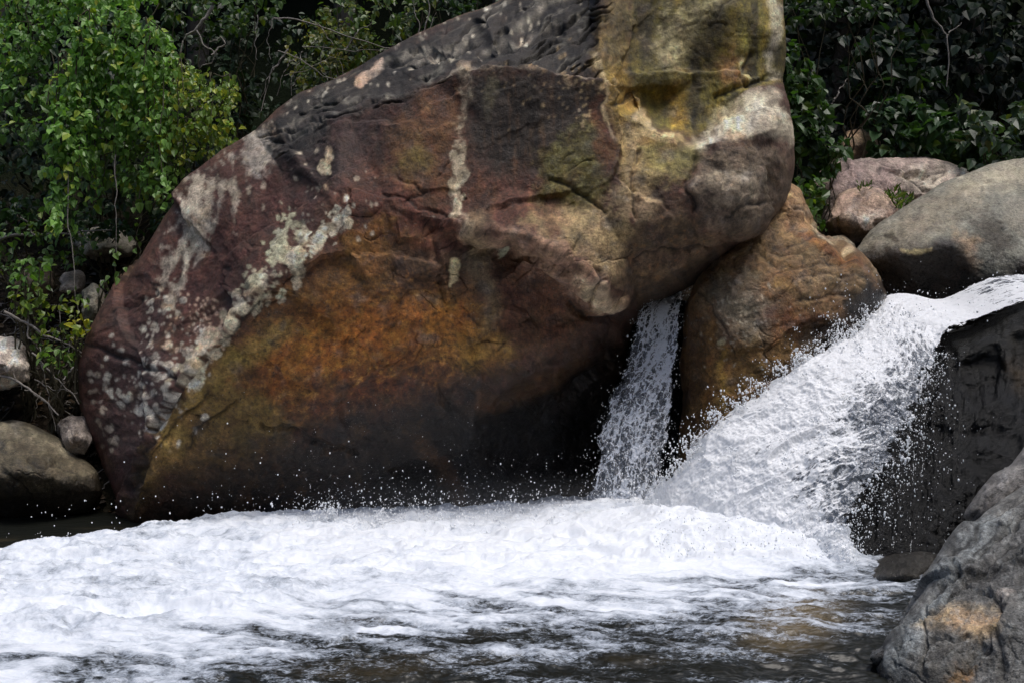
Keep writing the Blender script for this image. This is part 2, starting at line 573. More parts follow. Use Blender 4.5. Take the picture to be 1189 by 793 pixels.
def build_rock(name, ch, centre, thick, na, nr, mat_, rim=0.07, bulge=0.22, rough=1.0, label=None, cat='boulder', group=None, facet=(0, 0.0), mottle=1.0, seed=0.0, osmooth=3):
    ch.mottle(mottle)
    o = resample(ch.out, na, True)[:, :2]
    o = smooth_closed(o, osmooth)
    c = np.asarray(centre, float)
    r = np.linspace(0, 1, nr + 1)[1:]
    r = 1 - (1 - r) ** 1.25                       # rows closer together near the rim
    uv = c + r[:, None, None] * (o - c)[None]
    ju = 1.6 * fbm(uv[..., 0] / 26, uv[..., 1] / 26, 51.0, 4, 0.6) * 2
    jv = 1.6 * fbm(uv[..., 0] / 26, uv[..., 1] / 26, 57.0, 4, 0.6) * 2
    D = ch.samp(ch.D, uv[..., 0] + ju, uv[..., 1] + jv)
    # relief: slope-aware outward push is added along the normals later
    e = np.clip((r - (1 - rim)) / rim, 0, 1)
    add = bulge * (1 - np.sqrt(np.clip(1 - e * e, 0, 1)))
    D = D + add[:, None]
    P = at(uv[..., 0], uv[..., 1], D)
    Cc = ch.samp(ch.C, uv[..., 0], uv[..., 1])
    W = ch.samp(ch.wet, uv[..., 0], uv[..., 1])
    Hh = ch.samp(ch.hgt, uv[..., 0], uv[..., 1]) * (1 - e[:, None])
    # back half
    nb = 26
    rb = np.cos(np.linspace(0, np.pi / 2, nb + 1))[1:-1] ** 0.8
    uvb = c + rb[:, None, None] * (o - c)[None]
    Db = D[-1][None] + (thick * np.sqrt(1 - rb ** 2.2))[:, None]
    Dfc = ch.samp(ch.D, uvb[..., 0], uvb[..., 1])
    Db = np.maximum(Db, Dfc + 0.25 * (1 - rb[:, None]) + 0.03)
    Pb = at(uvb[..., 0], uvb[..., 1], Db)
    ctr_f = at(c[0], c[1], ch.samp(ch.D, c[:1], c[1:])[0])
    ctr_b = Pb[-1].mean(0)
    V = np.vstack([P.reshape(-1, 3), Pb.reshape(-1, 3), ctr_f[None], ctr_b[None]])
    rows = nr + nb - 1
    F4 = grid_faces(rows, na, True)
    kf, kb = len(V) - 2, len(V) - 1
    j = np.arange(na)
    jn = (j + 1) % na
    last = (rows - 1) * na
    F3 = np.concatenate([np.stack([np.full(na, kf), jn, j], -1), np.stack([last + j, last + jn, np.full(na, kb)], -1)])
    Cb = np.repeat(Cc[-1][None], nb - 1, 0)
    Cb = Cb * 0.5 + 0.5 * Cc.mean((0, 1))
    cc = ch.samp(ch.C, c[:1], c[1:])
    cols = np.vstack([Cc.reshape(-1, 3), Cb.reshape(-1, 3), cc, Cb[-1, :1]])
    wet = np.r_[W.ravel(), np.zeros((nb - 1) * na), 0, 0]
    hgt = np.r_[Hh.ravel(), np.zeros((nb - 1) * na), 0, 0]
    me = mesh_from(name, V, [F4, F3])
    n = vnormals(me)
    mid = (nr // 2) * na
    if n[mid:mid + na, 1].mean() > 0:
        me.flip_normals(); n = -n
    x, y, z = V[:, 0] + seed, V[:, 1], V[:, 2]
    d = 0.055 * fbm(x * 1.4, y * 1.4, z * 1.4, 3) + 0.030 * fbm(x * 4.5, y * 4.5, z * 4.5, 3) \
        + 0.014 * fbm(x * 13, y * 13, z * 13, 4, 0.6) + 0.004 * (fbm(x * 7, y * 7, z * 9, 3, 0.5, True) - 0.3)
    if facet[0]:
        d = d + facets(V, len(P.reshape(-1, 3)), facet[0], facet[1], seed)
    V = V + n * ((d * rough) + hgt)[:, None]
    org = np.array([V[:, 0].mean(), V[:, 1].mean(), V[:, 2].min()])
    me.vertices.foreach_set('co', np.ascontiguousarray(V - org, np.float32).ravel())
    me.update()
    cl = np.concatenate([cols, wet[:, None]], 1).astype(np.float32)
    a = me.color_attributes.new('Col', 'FLOAT_COLOR', 'POINT')
    a.data.foreach_set('color', cl.ravel())
    me.materials.append(mat_)
    ob = link(name, me, label, cat, group, loc=org)
    return ob


# ================================================================== the great boulder
G = 1.33     # sheet colours below are read as seen in soft light; G turns them into reflectance
main_out = [(96, 425, 8.1), (108, 385, 8.1), (135, 335, 8.15), (165, 285, 8.2), (190, 245, 8.25), (215, 213, 8.3), (240, 196, 8.3),
            (262, 178, 8.3), (300, 155, 8.3), (325, 130, 8.3), (350, 112, 8.3), (385, 99, 8.35), (420, 82, 8.4), (455, 62, 8.4),
            (490, 42, 8.4), (540, 18, 8.4), (580, 2, 8.4), (620, -25, 8.5), (680, -60, 8.6), (740, -90, 8.7), (800, -110, 8.7),
            (860, -95, 8.6), (898, -50, 8.4), (905, 0, 8.2), (907, 60, 8.1), (904, 95, 8.0), (911, 120, 7.9), (917, 160, 7.75),
            (919, 195, 7.7), (912, 232, 7.7), (895, 260, 7.7), (860, 281, 7.65), (825, 305, 7.65), (800, 328, 7.8), (772, 341, 7.9),
            (747, 351, 7.9), (730, 375, 8.1), (724, 400, 8.2), (716, 430, 8.3), (702, 470, 8.4), (693, 520, 8.4), (690, 570, 8.4),
            (686, 650, 8.3), (600, 672, 8.0), (400, 672, 7.9), (250, 672, 7.8), (165, 655, 7.75), (131, 588, 7.75), (112, 530, 7.9), (97, 472, 8.05)]
main_ctrl = [(200, 350, 7.65), (170, 420, 7.6), (150, 500, 7.55), (260, 250, 7.6), (330, 200, 7.5), (240, 330, 7.45),
             (300, 500, 7.1), (300, 600, 7.5), (400, 460, 6.92), (450, 350, 6.75), (500, 400, 6.85), (450, 550, 7.35), (450, 610, 7.6),
             (600, 610, 7.8), (560, 450, 7.0), (600, 400, 6.95), (380, 540, 7.2), (540, 520, 7.35), (400, 330, 6.74), (450, 240, 6.78), (480, 160, 6.95),
             (600, 150, 7.08), (640, 200, 7.04), (690, 130, 7.15), (590, 220, 6.98), (560, 150, 7.02), (660, 240, 7.02),
             (620, 330, 6.98), (650, 370, 7.12), (690, 395, 7.45), (640, 470, 7.8), (680, 490, 8.3), (640, 560, 8.1), (575, 340, 6.9), (560, 300, 6.86),
             (560, 10, 8.15), (620, 20, 7.85), (690, 20, 7.65), (520, 50, 7.7), (440, 95, 7.8), (360, 140, 7.9), (480, 70, 7.75),
             (760, 20, 7.75), (850, 10, 7.78), (890, 40, 7.95), (760, -40, 7.9), (850, -50, 8.0),
             (735, 60, 7.55), (742, 120, 7.55), (765, 120, 7.72), (800, 100, 7.76), (850, 70, 7.78), (800, 60, 7.76),
             (740, 200, 7.06), (740, 260, 7.02), (780, 320, 7.35), (820, 295, 7.35), (760, 338, 7.55), (700, 250, 6.98), (700, 200, 7.06), (725, 290, 7.08), (720, 170, 7.15),
             (850, 220, 7.0), (870, 258, 7.25), (800, 250, 7.06), (785, 205, 7.05), (905, 180, 7.4), (770, 285, 7.15), (830, 260, 7.08)]
main_cr = [[(150, 600, 7.35), (175, 520, 7.1), (205, 455, 6.98), (240, 415, 6.9), (300, 340, 6.76), (345, 290, 6.74), (385, 235, 6.78)],
           [(330, 165, 7.6), (400, 130, 7.35), (470, 108, 7.2), (505, 92, 7.12), (540, 76, 7.06), (580, 74, 7.08), (640, 84, 7.12), (694, 92, 7.14)],
           [(700, -60, 7.6), (697, 20, 7.35), (692, 62, 7.22)],
           [(722, -60, 7.7), (716, 20, 7.5), (712, 62, 7.3), (716, 100, 7.2), (722, 130, 7.16)],
           [(738, 100, 7.45), (744, 128, 7.3), (752, 142, 7.24), (770, 152, 7.2), (786, 158, 7.18)],
           [(752, 124, 7.62), (768, 141, 7.60), (790, 150, 7.58), (812, 148, 7.62), (840, 126, 7.72), (868, 108, 7.78), (896, 104, 7.86)],
           [(800, 172, 7.14), (830, 160, 7.1), (860, 162, 7.12), (895, 150, 7.3)],
           [(535, 262, 6.80), (575, 268, 6.72), (610, 275, 6.68), (645, 295, 6.70), (680, 315, 6.74), (705, 338, 6.84), (722, 352, 7.0)],
           [(540, 284, 6.90), (580, 290, 6.92), (620, 302, 6.96), (655, 324, 7.02), (690, 350, 7.12), (715, 366, 7.4)],
           [(740, 338, 7.4), (690, 368, 7.2), (650, 395, 7.1), (610, 425, 7.08), (570, 460, 7.14)]]
ch = Chart(main_out, main_ctrl, main_cr, blur=2)
U, V_ = ch.wu, ch.wv
X0, Y0 = ch.U, ch.V
# --- broad mineral colours
ch.C[:] = lin((74, 52, 44), G)
ch.paint(ch.poly([(60, 470), (108, 385), (135, 335), (215, 213), (300, 155), (360, 130), (470, 120), (390, 240), (300, 340), (205, 455), (150, 600), (90, 560)], 10, 6), (72, 47, 42), 0.95, G)
ch.paint(ch.poly([(120, 430), (160, 360), (250, 330), (290, 340), (230, 410), (200, 450), (150, 580), (110, 500)], 14, 10), (64, 50, 52), 0.7, G)
ch.paint(ch.poly([(180, 330), (240, 250), (330, 190), (350, 210), (280, 300), (220, 390)], 16, 10), (78, 48, 42), 0.6, G)
ch.paint(ch.poly([(190, 370), (250, 345), (285, 350), (240, 405), (200, 440)], 10, 8), (86, 58, 48), 0.7, G)
# reddish brown middle
ch.paint(ch.poly([(380, 240), (470, 120), (540, 90), (560, 260), (480, 290), (400, 300)], 14, 12), (82, 52, 41), 0.9, G)
ch.paint(ch.poly([(440, 170), (470, 118), (535, 92), (530, 190), (520, 225), (470, 215)], 10, 14), (92, 64, 42), 0.85, G)
ch.paint(ch.poly([(455, 190), (490, 150), (500, 185), (475, 205)], 8, 10), (98, 84, 44), 0.7, G)
ch.paint(ch.poly([(395, 235), (470, 225), (530, 250), (540, 280), (450, 300), (380, 280)], 12, 10), (84, 50, 41), 0.8, G)
# ochre face
ch.paint(ch.poly([(215, 470), (255, 405), (320, 345), (400, 292), (470, 270), (540, 320), (590, 380), (590, 425), (520, 440), (430, 460), (330, 500), (240, 500)], 16, 18), (100, 70, 38), 1.0, G)
ch.paint(ch.poly([(300, 420), (380, 350), (460, 340), (540, 350), (580, 390), (570, 420), (470, 405), (380, 445), (320, 455)], 14, 22), (136, 86, 38), 0.88, G)
ch.paint(ch.poly([(225, 455), (262, 410), (330, 372), (345, 385), (300, 420), (250, 460)], 8, 10), (128, 108, 62), 0.85, G)
ch.paint(ch.poly([(520, 400), (560, 378), (600, 392), (590, 430), (545, 432)], 8, 10), (132, 104, 54), 0.7, G)
ch.paint(ch.poly([(330, 470), (420, 420), (520, 430), (480, 460), (400, 480)], 10, 16), (100, 58, 38), 0.7, G)
ch.paint(ch.poly([(410, 300), (470, 280), (540, 300), (535, 340), (470, 335)], 14, 14), (60, 46, 42), 0.75, G)
ch.paint(ch.poly([(400, 290), (425, 250), (450, 260), (440, 330), (400, 350)], 8, 12), (124, 88, 44), 0.6, G)
ch.paint((ch.fine > 0.18) * ch.poly([(240, 470), (320, 345), (470, 300), (590, 390), (560, 440), (330, 500)], 16, 18), (54, 40, 28), 0.55, G)
ch.paint((ch.fine < -0.2) * ch.poly([(240, 470), (320, 345), (470, 300), (590, 390), (560, 440), (330, 500)], 16, 18), (172, 124, 64), 0.45, G)
# olive strip low left and red-brown right
ch.paint(ch.poly([(150, 600), (178, 520), (208, 452), (280, 450), (350, 490), (300, 530), (210, 545)], 8, 10), (104, 86, 48), 0.95, G)
ch.paint(ch.poly([(168, 560), (190, 500), (222, 450), (232, 470), (200, 520), (180, 560)], 5, 8), (146, 120, 74), 0.8, G)
ch.paint(ch.poly([(180, 560), (240, 480), (330, 500), (360, 540), (260, 580)], 12, 14), (78, 60, 38), 0.7, G)
ch.paint(ch.poly([(570, 290), (640, 300), (700, 355), (690, 400), (640, 430), (600, 400), (580, 340)], 12, 14), (80, 54, 40), 0.9, G)
ch.paint(ch.poly([(590, 340), (660, 350), (650, 400), (600, 400)], 10, 14), (72, 46, 32), 0.6, G)
# --- the dark wet foot (algae and damp, with the overhang's shade painted in)
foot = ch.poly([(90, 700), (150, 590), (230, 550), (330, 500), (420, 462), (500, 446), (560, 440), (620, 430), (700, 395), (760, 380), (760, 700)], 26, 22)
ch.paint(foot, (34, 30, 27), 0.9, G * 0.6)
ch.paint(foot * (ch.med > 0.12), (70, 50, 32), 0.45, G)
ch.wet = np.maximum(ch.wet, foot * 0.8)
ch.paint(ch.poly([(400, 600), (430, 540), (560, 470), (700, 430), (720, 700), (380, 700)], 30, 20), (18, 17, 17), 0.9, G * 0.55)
ch.paint(ch.line([(490, 520, 9), (520, 560, 10), (560, 620, 8)], rough=6, soft=8), (84, 58, 34), 0.35, G)
ch.paint(ch.line([(560, 470, 10), (620, 450, 12), (680, 420, 8)], rough=7, soft=8), (88, 60, 36), 0.4, G)
# --- weathered black slab on top
slab = ch.poly([(290, 168), (345, 112), (420, 78), (540, 14), (620, -30), (716, -80), (708, 0), (694, 40), (689, 64), (696, 92), (640, 84), (580, 73), (540, 74), (505, 92), (470, 112), (400, 140), (340, 190)], 6, 5)
ch.paint(slab, (36, 34, 33), 0.95, G)
stri = fbm((X0 * 0.9 - Y0 * 0.42) / 60, (X0 * 0.42 + Y0 * 0.9) / 6.5, 2.0, 4, 0.62)
ch.paint(slab * sstep(0.08, 0.4, stri), (98, 95, 92), 0.55, G)
ch.paint(slab * sstep(0.1, 0.35, -stri), (22, 21, 22), 0.6, G)
stri2 = fbm((ch.wu * 0.9 - ch.wv * 0.42) / 95, (ch.wu * 0.42 + ch.wv * 0.9) / 17.0, 5.0, 2, 0.45, True)
crs = slab * sstep(0.78, 0.97, stri2)
ch.hgt -= 0.05 * crs
ch.paint(crs, (20, 19, 19), 0.8, G)
ch.paint(slab * sstep(0.55, 0.72, stri2) * (1 - sstep(0.72, 0.8, stri2)) * sstep(-0.1, 0.2, ch.med), (120, 118, 114), 0.6, G)
ch.paint(ch.poly([(320, 180), (370, 150), (450, 120), (440, 180), (380, 220), (340, 220)], 16, 12), (44, 38, 38), 0.75, G)
ch.paint(ch.line([(418, 104, 5), (430, 90, 6), (448, 78, 3)], rough=3), (206, 180, 168), 0.9, G)
ch.paint(ch.line([(505, 92, 1.2), (540, 75, 2.2), (580, 73, 1.5), (640, 84, 2), (690, 92, 1.2)], rough=1.6), (150, 142, 136), 0.8, G)
for q in [[(600, 34), (645, 14), (690, 0)], [(560, 60), (610, 40), (650, 36)], [(430, 96), (480, 70), (520, 48)], [(460, 88), (510, 62), (540, 44)]]:
    ch.crack(q, 2.4, 0.05, 0.9)
    ch.paint(ch.line([(a + 2, b - 7) for a, b in q], 1.6, 2, 1.5), (132, 128, 124), 0.6, G)
# --- black seep wall right of the pale streak
wall = ch.poly([(540, 80), (640, 88), (698, 95), (706, 190), (640, 215), (590, 225), (545, 200)], 10, 10)
strv = fbm(X0 / 7.0, Y0 / 70, 9.0, 4, 0.6)
ch.paint(wall, (42, 36, 33), 0.95, G)
ch.paint(wall * sstep(0.05, 0.4, strv), (92, 70, 52), 0.6, G)
red = ch.poly([(548, 190), (600, 200), (650, 190), (662, 250), (620, 265), (556, 262)], 14, 12)
ch.paint(red, (86, 54, 46), 0.8, G)
ch.paint(red * sstep(0.0, 0.4, strv), (124, 84, 66), 0.5, G)
grn = ch.poly([(630, 185), (690, 150), (706, 190), (700, 240), (650, 262), (620, 255)], 10, 12)
ch.paint(grn, (90, 84, 42), 0.9, G)
ch.paint(grn * (ch.fine > 0.1), (118, 116, 84), 0.5, G)
beige = ch.poly([(612, 252), (660, 238), (705, 240), (735, 262), (740, 320), (710, 325), (660, 290), (620, 275)], 8, 12)
ch.paint(beige, (146, 128, 100), 0.85, G)
ch.paint(beige * sstep(0.0, 0.35, ch.med), (104, 86, 62), 0.75, G)
ch.paint(ch.poly([(615, 235), (650, 235), (660, 262), (640, 275)], 6, 8), (84, 50, 44), 0.7, G)
# pink ledge lip, its bright highlights painted in
lip = ch.poly([(528, 258), (570, 262), (612, 268), (660, 296), (700, 324), (726, 350), (716, 364), (680, 350), (640, 318), (590, 290), (540, 284)], 6, 8)
ch.paint(lip * (0.4 + 0.6 * sstep(-0.25, 0.25, ch.med)), (150, 122, 108), 0.85, G)
ch.paint(lip * sstep(0.0, 0.4, ch.fine), (112, 82, 68), 0.6, G)
ch.paint(ch.poly([(672, 318), (706, 334), (724, 352), (716, 366), (690, 352)], 5, 6), (178, 162, 142), 0.8, G)
# pale runs
ws = ch.line([(537, 76, 8), (539, 110, 7), (536, 140, 3), (533, 165, 4), (532, 215, 5.5), (534, 250, 6), (545, 262, 7)], rough=6, soft=4)
ch.paint(ws * (0.35 + 0.65 * sstep(-0.15, 0.2, ch.fine)), (168, 156, 142), 0.8, G)
ch.paint(ch.line([(556, 255, 12), (556, 300, 14), (562, 345, 12), (572, 380, 8)], rough=9, soft=9), (112, 100, 80), 0.6, G)
ch.paint(ch.line([(570, 85, 5), (572, 115, 7), (570, 135, 3)], rough=4, soft=4), (100, 96, 78), 0.55, G)
ch.paint(ch.line([(654, 80, 3), (655, 100, 2)], rough=2), (150, 132, 108), 0.7, G)
# --- the yellow pillar and right-hand wall
pill = ch.poly([(718, -80), (708, 0), (694, 40), (688, 66), (699, 110), (712, 165), (720, 200), (745, 230), (775, 190), (790, 158), (770, 154), (748, 142), (738, 100), (728, 20), (740, -100)], 4, 4)
ch.paint(pill, (122, 102, 58), 0.95, G)
ch.paint(ch.poly([(716, -60), (700, 30), (692, 62), (708, 80), (732, 60), (740, -60)], 8, 12), (96, 86, 62), 0.85, G)
ch.paint(ch.poly([(708, 85), (736, 85), (744, 140), (724, 150)], 8, 8), (138, 114, 56), 0.75, G)
ch.paint(ch.poly([(716, 150), (745, 140), (750, 190), (730, 215)], 8, 8), (178, 160, 128), 0.85, G)
ch.paint(ch.line([(691, 62, 3), (697, 82, 3.5), (700, 120, 2), (706, 165, 2.5)], rough=2), (176, 160, 130), 0.8, G)
ch.paint(ch.line([(690, 120, 6), (700, 170, 8), (704, 200, 6)], rough=5, soft=4), (84, 52, 34), 0.75, G)
yw = ch.poly([(728, -130), (736, 60), (742, 118), (758, 138), (790, 152), (815, 148), (845, 124), (880, 104), (906, 98), (912, -130)], 4, 3)
ch.paint(yw, (104, 97, 46), 1.0, G)
sv = fbm(X0 / 16, Y0 / 90, 21.0, 4, 0.6)
ch.paint(yw * sstep(-0.05, 0.25, sv), (48, 43, 26), 0.85, G)
ch.paint(yw * sstep(0.02, 0.3, -sv), (142, 124, 58), 0.7, G)
ch.paint(yw * ch.poly([(735, -20), (765, -20), (772, 60), (748, 90), (735, 60)], 12, 12), (52, 46, 32), 0.85, G)
ch.paint(yw * ch.poly([(760, 60), (780, 20), (830, -10), (840, 20), (800, 55), (780, 85)], 10, 16), (176, 168, 138), 0.7, G)
ch.paint(yw * ch.poly([(742, 70), (800, 90), (800, 140), (760, 130)], 12, 8), (86, 80, 42), 0.8, G)
ch.paint(yw * ch.poly([(776, 100), (796, 96), (796, 145), (782, 150)], 8, 8), (160, 128, 54), 0.75, G)
ch.paint(yw * ch.poly([(840, 60), (862, 70), (866, 96), (838, 102)], 8, 8), (156, 112, 72), 0.7, G)
ch.paint(yw * ch.poly([(806, 40), (840, 0), (858, 0), (830, 90), (806, 110)], 10, 10), (56, 48, 34), 0.75, G)
ch.paint(ch.line([(898, -60, 8), (898, 20, 7), (893, 60, 5), (902, 90, 4)], rough=4, soft=3), (186, 178, 160), 0.8, G)
ch.paint(ch.line([(862, 62, 1), (866, 80, 1.6), (872, 92, 1.2)], rough=1), (200, 190, 150), 0.7, G)
# pale lip and knob
ch.paint(ch.line([(740, 128, 4), (750, 146, 6), (772, 155, 7), (786, 158, 5)], rough=3), (184, 164, 130), 0.8, G)
top = ch.poly([(796, 164), (812, 150), (842, 126), (872, 108), (900, 112), (916, 150), (914, 172), (890, 160), (860, 164), (830, 162), (808, 172)], 4, 5)
ch.paint(top * (0.45 + 0.55 * sstep(-0.2, 0.2, ch.med)), (196, 190, 178), 0.95, G)
ch.paint(ch.poly([(820, 130), (850, 115), (866, 118), (850, 138), (822, 146)], 5, 5), (166, 160, 134), 0.7, G)
ch.paint(ch.poly([(745, 165), (800, 162), (808, 185), (790, 205), (755, 205)], 8, 8), (132, 126, 80), 0.75, G)
ch.paint(ch.poly([(728, 190), (760, 205), (765, 250), (740, 265), (715, 235)], 8, 10), (154, 136, 112), 0.8, G)
kn = ch.poly([(806, 178), (840, 168), (895, 162), (918, 180), (914, 235), (890, 262), (850, 280), (815, 260), (798, 220)], 6, 6)
ch.paint(kn, (96, 84, 74), 0.95, G)
ch.paint(kn * ch.poly([(815, 205), (850, 195), (882, 205), (870, 235), (835, 232)], 7, 12), (168, 156, 142), 0.75, G)
ch.paint(kn * sstep(0.05, 0.35, ch.med), (70, 56, 50), 0.7, G)
low = ch.poly([(738, 262), (790, 235), (815, 262), (850, 282), (800, 335), (745, 352), (718, 335)], 8, 8)
ch.paint(low, (94, 78, 64), 0.9, G)
ch.paint(low * sstep(0.0, 0.35, ch.med), (66, 54, 44), 0.7, G)
ch.paint(low * (ch.fine > 0.22), (128, 92, 62), 0.5, G)
ch.paint(ch.poly([(735, 345), (800, 318), (850, 282), (870, 285), (810, 345), (750, 362)], 8, 6), (40, 34, 30), 0.75, G)  # underside of the overhang, its shade painted into the colour
# --- lichens
ridge = ch.poly([(188, 262), (215, 210), (262, 176), (300, 152), (330, 128), (330, 150), (300, 185), (262, 200), (230, 235), (205, 285), (180, 320)], 6, 12)
ch.paint(ridge * sstep(-0.05, 0.3, ch.med + 0.9 * ch.fine), (160, 152, 146), 0.75, G)
ch.paint(ch.poly([(282, 178), (305, 165), (322, 180), (312, 205), (290, 210)], 6, 12), (160, 154, 152), 0.8, G)
for x0, y0, x1, y1, w in [(236, 215, 205, 330, 7), (225, 235, 180, 340, 6), (250, 215, 222, 310, 7), (262, 215, 236, 290, 4), (275, 210, 268, 270, 3), (214, 300, 198, 350, 5), (196, 330, 186, 360, 5)]:
    ch.paint(ch.line([(x0, y0, w), ((x0 + x1) / 2 + 4, (y0 + y1) / 2, w * 0.8), (x1, y1, w * 0.5)], rough=9, soft=2.5, raw=True), (168, 160, 152), 0.7, G)


def lichen_band(path, n, rmin, rmax, spread, rgb=(176, 168, 152), op=0.85):
    p = np.asarray(path, float)
    for _ in range(int(n * 1.7)):
        k = RNG.integers(0, len(p) - 1); t = RNG.random()
        x, y = p[k] + t * (p[k + 1] - p[k]) + RNG.normal(0, spread, 2)
        r = rmin * (0.8 * rmax / rmin) ** (RNG.random() ** 1.3)
        a = RNG.normal(1.9, 0.5)
        e = r * RNG.uniform(0.0, 0.9)
        c = np.clip(np.array(rgb) + RNG.normal(0, 9), 0, 255)
        dx, dy = math.cos(a) * e, math.sin(a) * e
        ch.paint(ch.line([(x - dx, y - dy), (x + dx, y + dy)], r, 1.1, min(r * 1.5, 7.0), raw=True), c, min(1.0, op * RNG.uniform(0.7, 1.15)), G)


lichen_band([(212, 440), (250, 392), (300, 340), (340, 300), (385, 262)], 70, 2.5, 9, 9)
lichen_band([(300, 340), (325, 300), (335, 262), (330, 250)], 30, 2, 8, 8, (170, 170, 152))
lichen_band([(345, 300), (380, 270), (395, 240)], 30, 1.5, 5, 7, (184, 178, 170))
lichen_band([(140, 430), (160, 470), (180, 500), (195, 440), (170, 400)], 110, 0.8, 5, 16, (172, 168, 166))
lichen_band([(110, 430), (115, 470), (125, 520)], 14, 1.5, 5, 6, (160, 150, 142))
lichen_band([(185, 340), (170, 390), (195, 365), (230, 390), (215, 420)], 40, 1.0, 5, 14, (176, 170, 164))
lichen_band([(215, 360), (245, 365), (235, 400)], 60, 0.8, 1.8, 14, (190, 164, 150))
lichen_band([(300, 200), (360, 240), (420, 250)], 40, 0.8, 3.5, 30, (170, 160, 150), 0.7)
lichen_band([(382, 170), (376, 190), (374, 196)], 5, 3, 6, 3, (180, 168, 150))
lichen_band([(534, 165), (533, 200), (532, 245)], 22, 2, 6, 4, (178, 166, 150))
lichen_band([(524, 300), (526, 325)], 4, 2.5, 5, 3, (170, 158, 130))
lichen_band([(585, 292), (588, 293)], 1, 5, 5.5, 1, (150, 156, 140))
lichen_band([(650, 90), (690, 130), (690, 80), (560, 110)], 60, 0.7, 2.2, 22, (170, 150, 120), 0.6)
lichen_band([(350, 110), (420, 80), (540, 20), (660, 10)], 70, 0.7, 2.4, 22, (190, 184, 176), 0.7)
# --- cracks
for q, w, dp in [([(96, 398), (118, 404), (150, 420), (185, 432), (205, 437)], 1.8, 0.025), ([(205, 440), (185, 490), (165, 545), (152, 575)], 1.6, 0.02),
                 ([(235, 455), (212, 482), (188, 515), (160, 565)], 2.0, 0.03), ([(270, 462), (238, 495), (215, 525)], 1.5, 0.02),
                 ([(135, 370), (165, 345), (180, 338)], 1.3, 0.015), ([(250, 395), (275, 380), (300, 350)], 1.8, 0.02),
                 ([(300, 490), (340, 496), (375, 512), (410, 520)], 1.6, 0.03), ([(440, 225), (470, 232), (500, 240), (540, 262)], 1.2, 0.015),
                 ([(460, 200), (490, 215), (470, 240)], 1.0, 0.012), ([(742, 175), (735, 215), (738, 250)], 1.8, 0.03),
                 ([(712, 125), (735, 112), (742, 110)], 1.4, 0.02), ([(800, 185), (798, 215), (806, 245)], 1.8, 0.03),
                 ([(840, 250), (860, 240), (880, 238)], 1.5, 0.02), ([(640, 215), (680, 225), (700, 250)], 1.3, 0.02),
                 ([(830, 112), (870, 98), (900, 90)], 1.8, 0.03), ([(872, 62), (862, 90), (870, 100)], 1.3, 0.02),
                 ([(688, 350), (700, 330), (690, 312)], 1.5, 0.03), ([(660, 350), (690, 372), (720, 372)], 2.2, 0.04),
                 ([(740, 300), (780, 290), (830, 288)], 1.4, 0.02), ([(560, 400), (590, 402), (580, 412)], 1.3, 0.02),
                 ([(620, 500), (660, 460), (700, 430)], 1.4, 0.02), ([(515, 300), (520, 340), (560, 380)], 1.0, 0.012)]:
    ch.crack(q, w, dp)
# local relief
ch.hgt += 0.035 * ch.blur(lip, 3) + 0.03 * ch.blur(kn, 5) * (0.6 + ch.med)
ch.hgt += 0.012 * ch.med * (1 - slab)
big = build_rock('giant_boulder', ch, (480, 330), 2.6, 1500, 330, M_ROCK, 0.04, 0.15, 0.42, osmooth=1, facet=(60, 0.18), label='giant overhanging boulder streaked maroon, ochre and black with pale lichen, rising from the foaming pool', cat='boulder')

# ================================================================== rounded boulder beside the chute
ob = [(907, 226, 8.0), (915, 219, 8.0), (924, 224, 8.0), (928, 240, 7.95), (938, 257, 7.85), (966, 280, 7.75), (1000, 308, 7.75), (1022, 342, 7.8), (1022, 366, 7.8),
      (1030, 420, 7.8), (1000, 520, 7.7), (950, 590, 7.6), (880, 640, 7.5), (800, 650, 7.5), (785, 600, 7.6), (786, 520, 7.7), (788, 440, 7.75), (792, 380, 7.75),
      (797, 350, 7.75), (812, 318, 7.78), (842, 288, 7.8), (878, 266, 7.9), (898, 254, 7.95), (906, 235, 8.0)]
oc = [(870, 330, 7.42), (900, 400, 7.28), (850, 400, 7.33), (830, 450, 7.34), (830, 520, 7.35), (950, 370, 7.4), (990, 360, 7.58), (900, 480, 7.25), (870, 560, 7.2), (915, 240, 7.9),
      (940, 300, 7.55), (900, 285, 7.65), (970, 330, 7.55), (815, 400, 7.5), (812, 470, 7.5), (1000, 420, 7.6)]
ocr = [[(815, 345, 7.55), (840, 385, 7.36), (858, 420, 7.33)], [(935, 320, 7.42), (965, 325, 7.46), (1000, 340, 7.6)], [(880, 320, 7.45), (920, 345, 7.36), (945, 350, 7.4)]]
ch = Chart(ob, oc, ocr, blur=7)
ch.C[:] = lin((112, 86, 58), G * 0.80)
ch.paint(ch.poly([(900, 195), (935, 205), (940, 255), (890, 290), (860, 285), (900, 250)], 10, 6), (168, 138, 106), 0.85, G * 0.80)
ch.paint(ch.poly([(800, 340), (840, 288), (900, 258), (930, 300), (880, 320), (830, 330)], 12, 10), (128, 106, 80), 0.8, G * 0.80)
ch.paint(ch.poly([(812, 330), (880, 325), (905, 360), (880, 400), (840, 390), (820, 360)], 12, 14), (108, 104, 98), 0.75, G * 0.80)
ch.paint(ch.poly([(900, 280), (960, 285), (990, 320), (960, 325), (920, 315)], 10, 10), (112, 94, 72), 0.85, G * 0.80)
ch.paint(ch.poly([(925, 320), (965, 318), (1005, 335), (1010, 350), (960, 350), (930, 350)], 8, 8), (146, 124, 96), 0.85, G * 0.80)
ch.paint(ch.poly([(880, 365), (920, 358), (955, 366), (950, 390), (900, 392)], 8, 10), (118, 72, 44), 0.75, G * 0.80)
ch.paint(ch.poly([(820, 410), (870, 405), (950, 395), (940, 430), (870, 470), (820, 500)], 12, 12), (110, 84, 46), 0.8, G * 0.80)
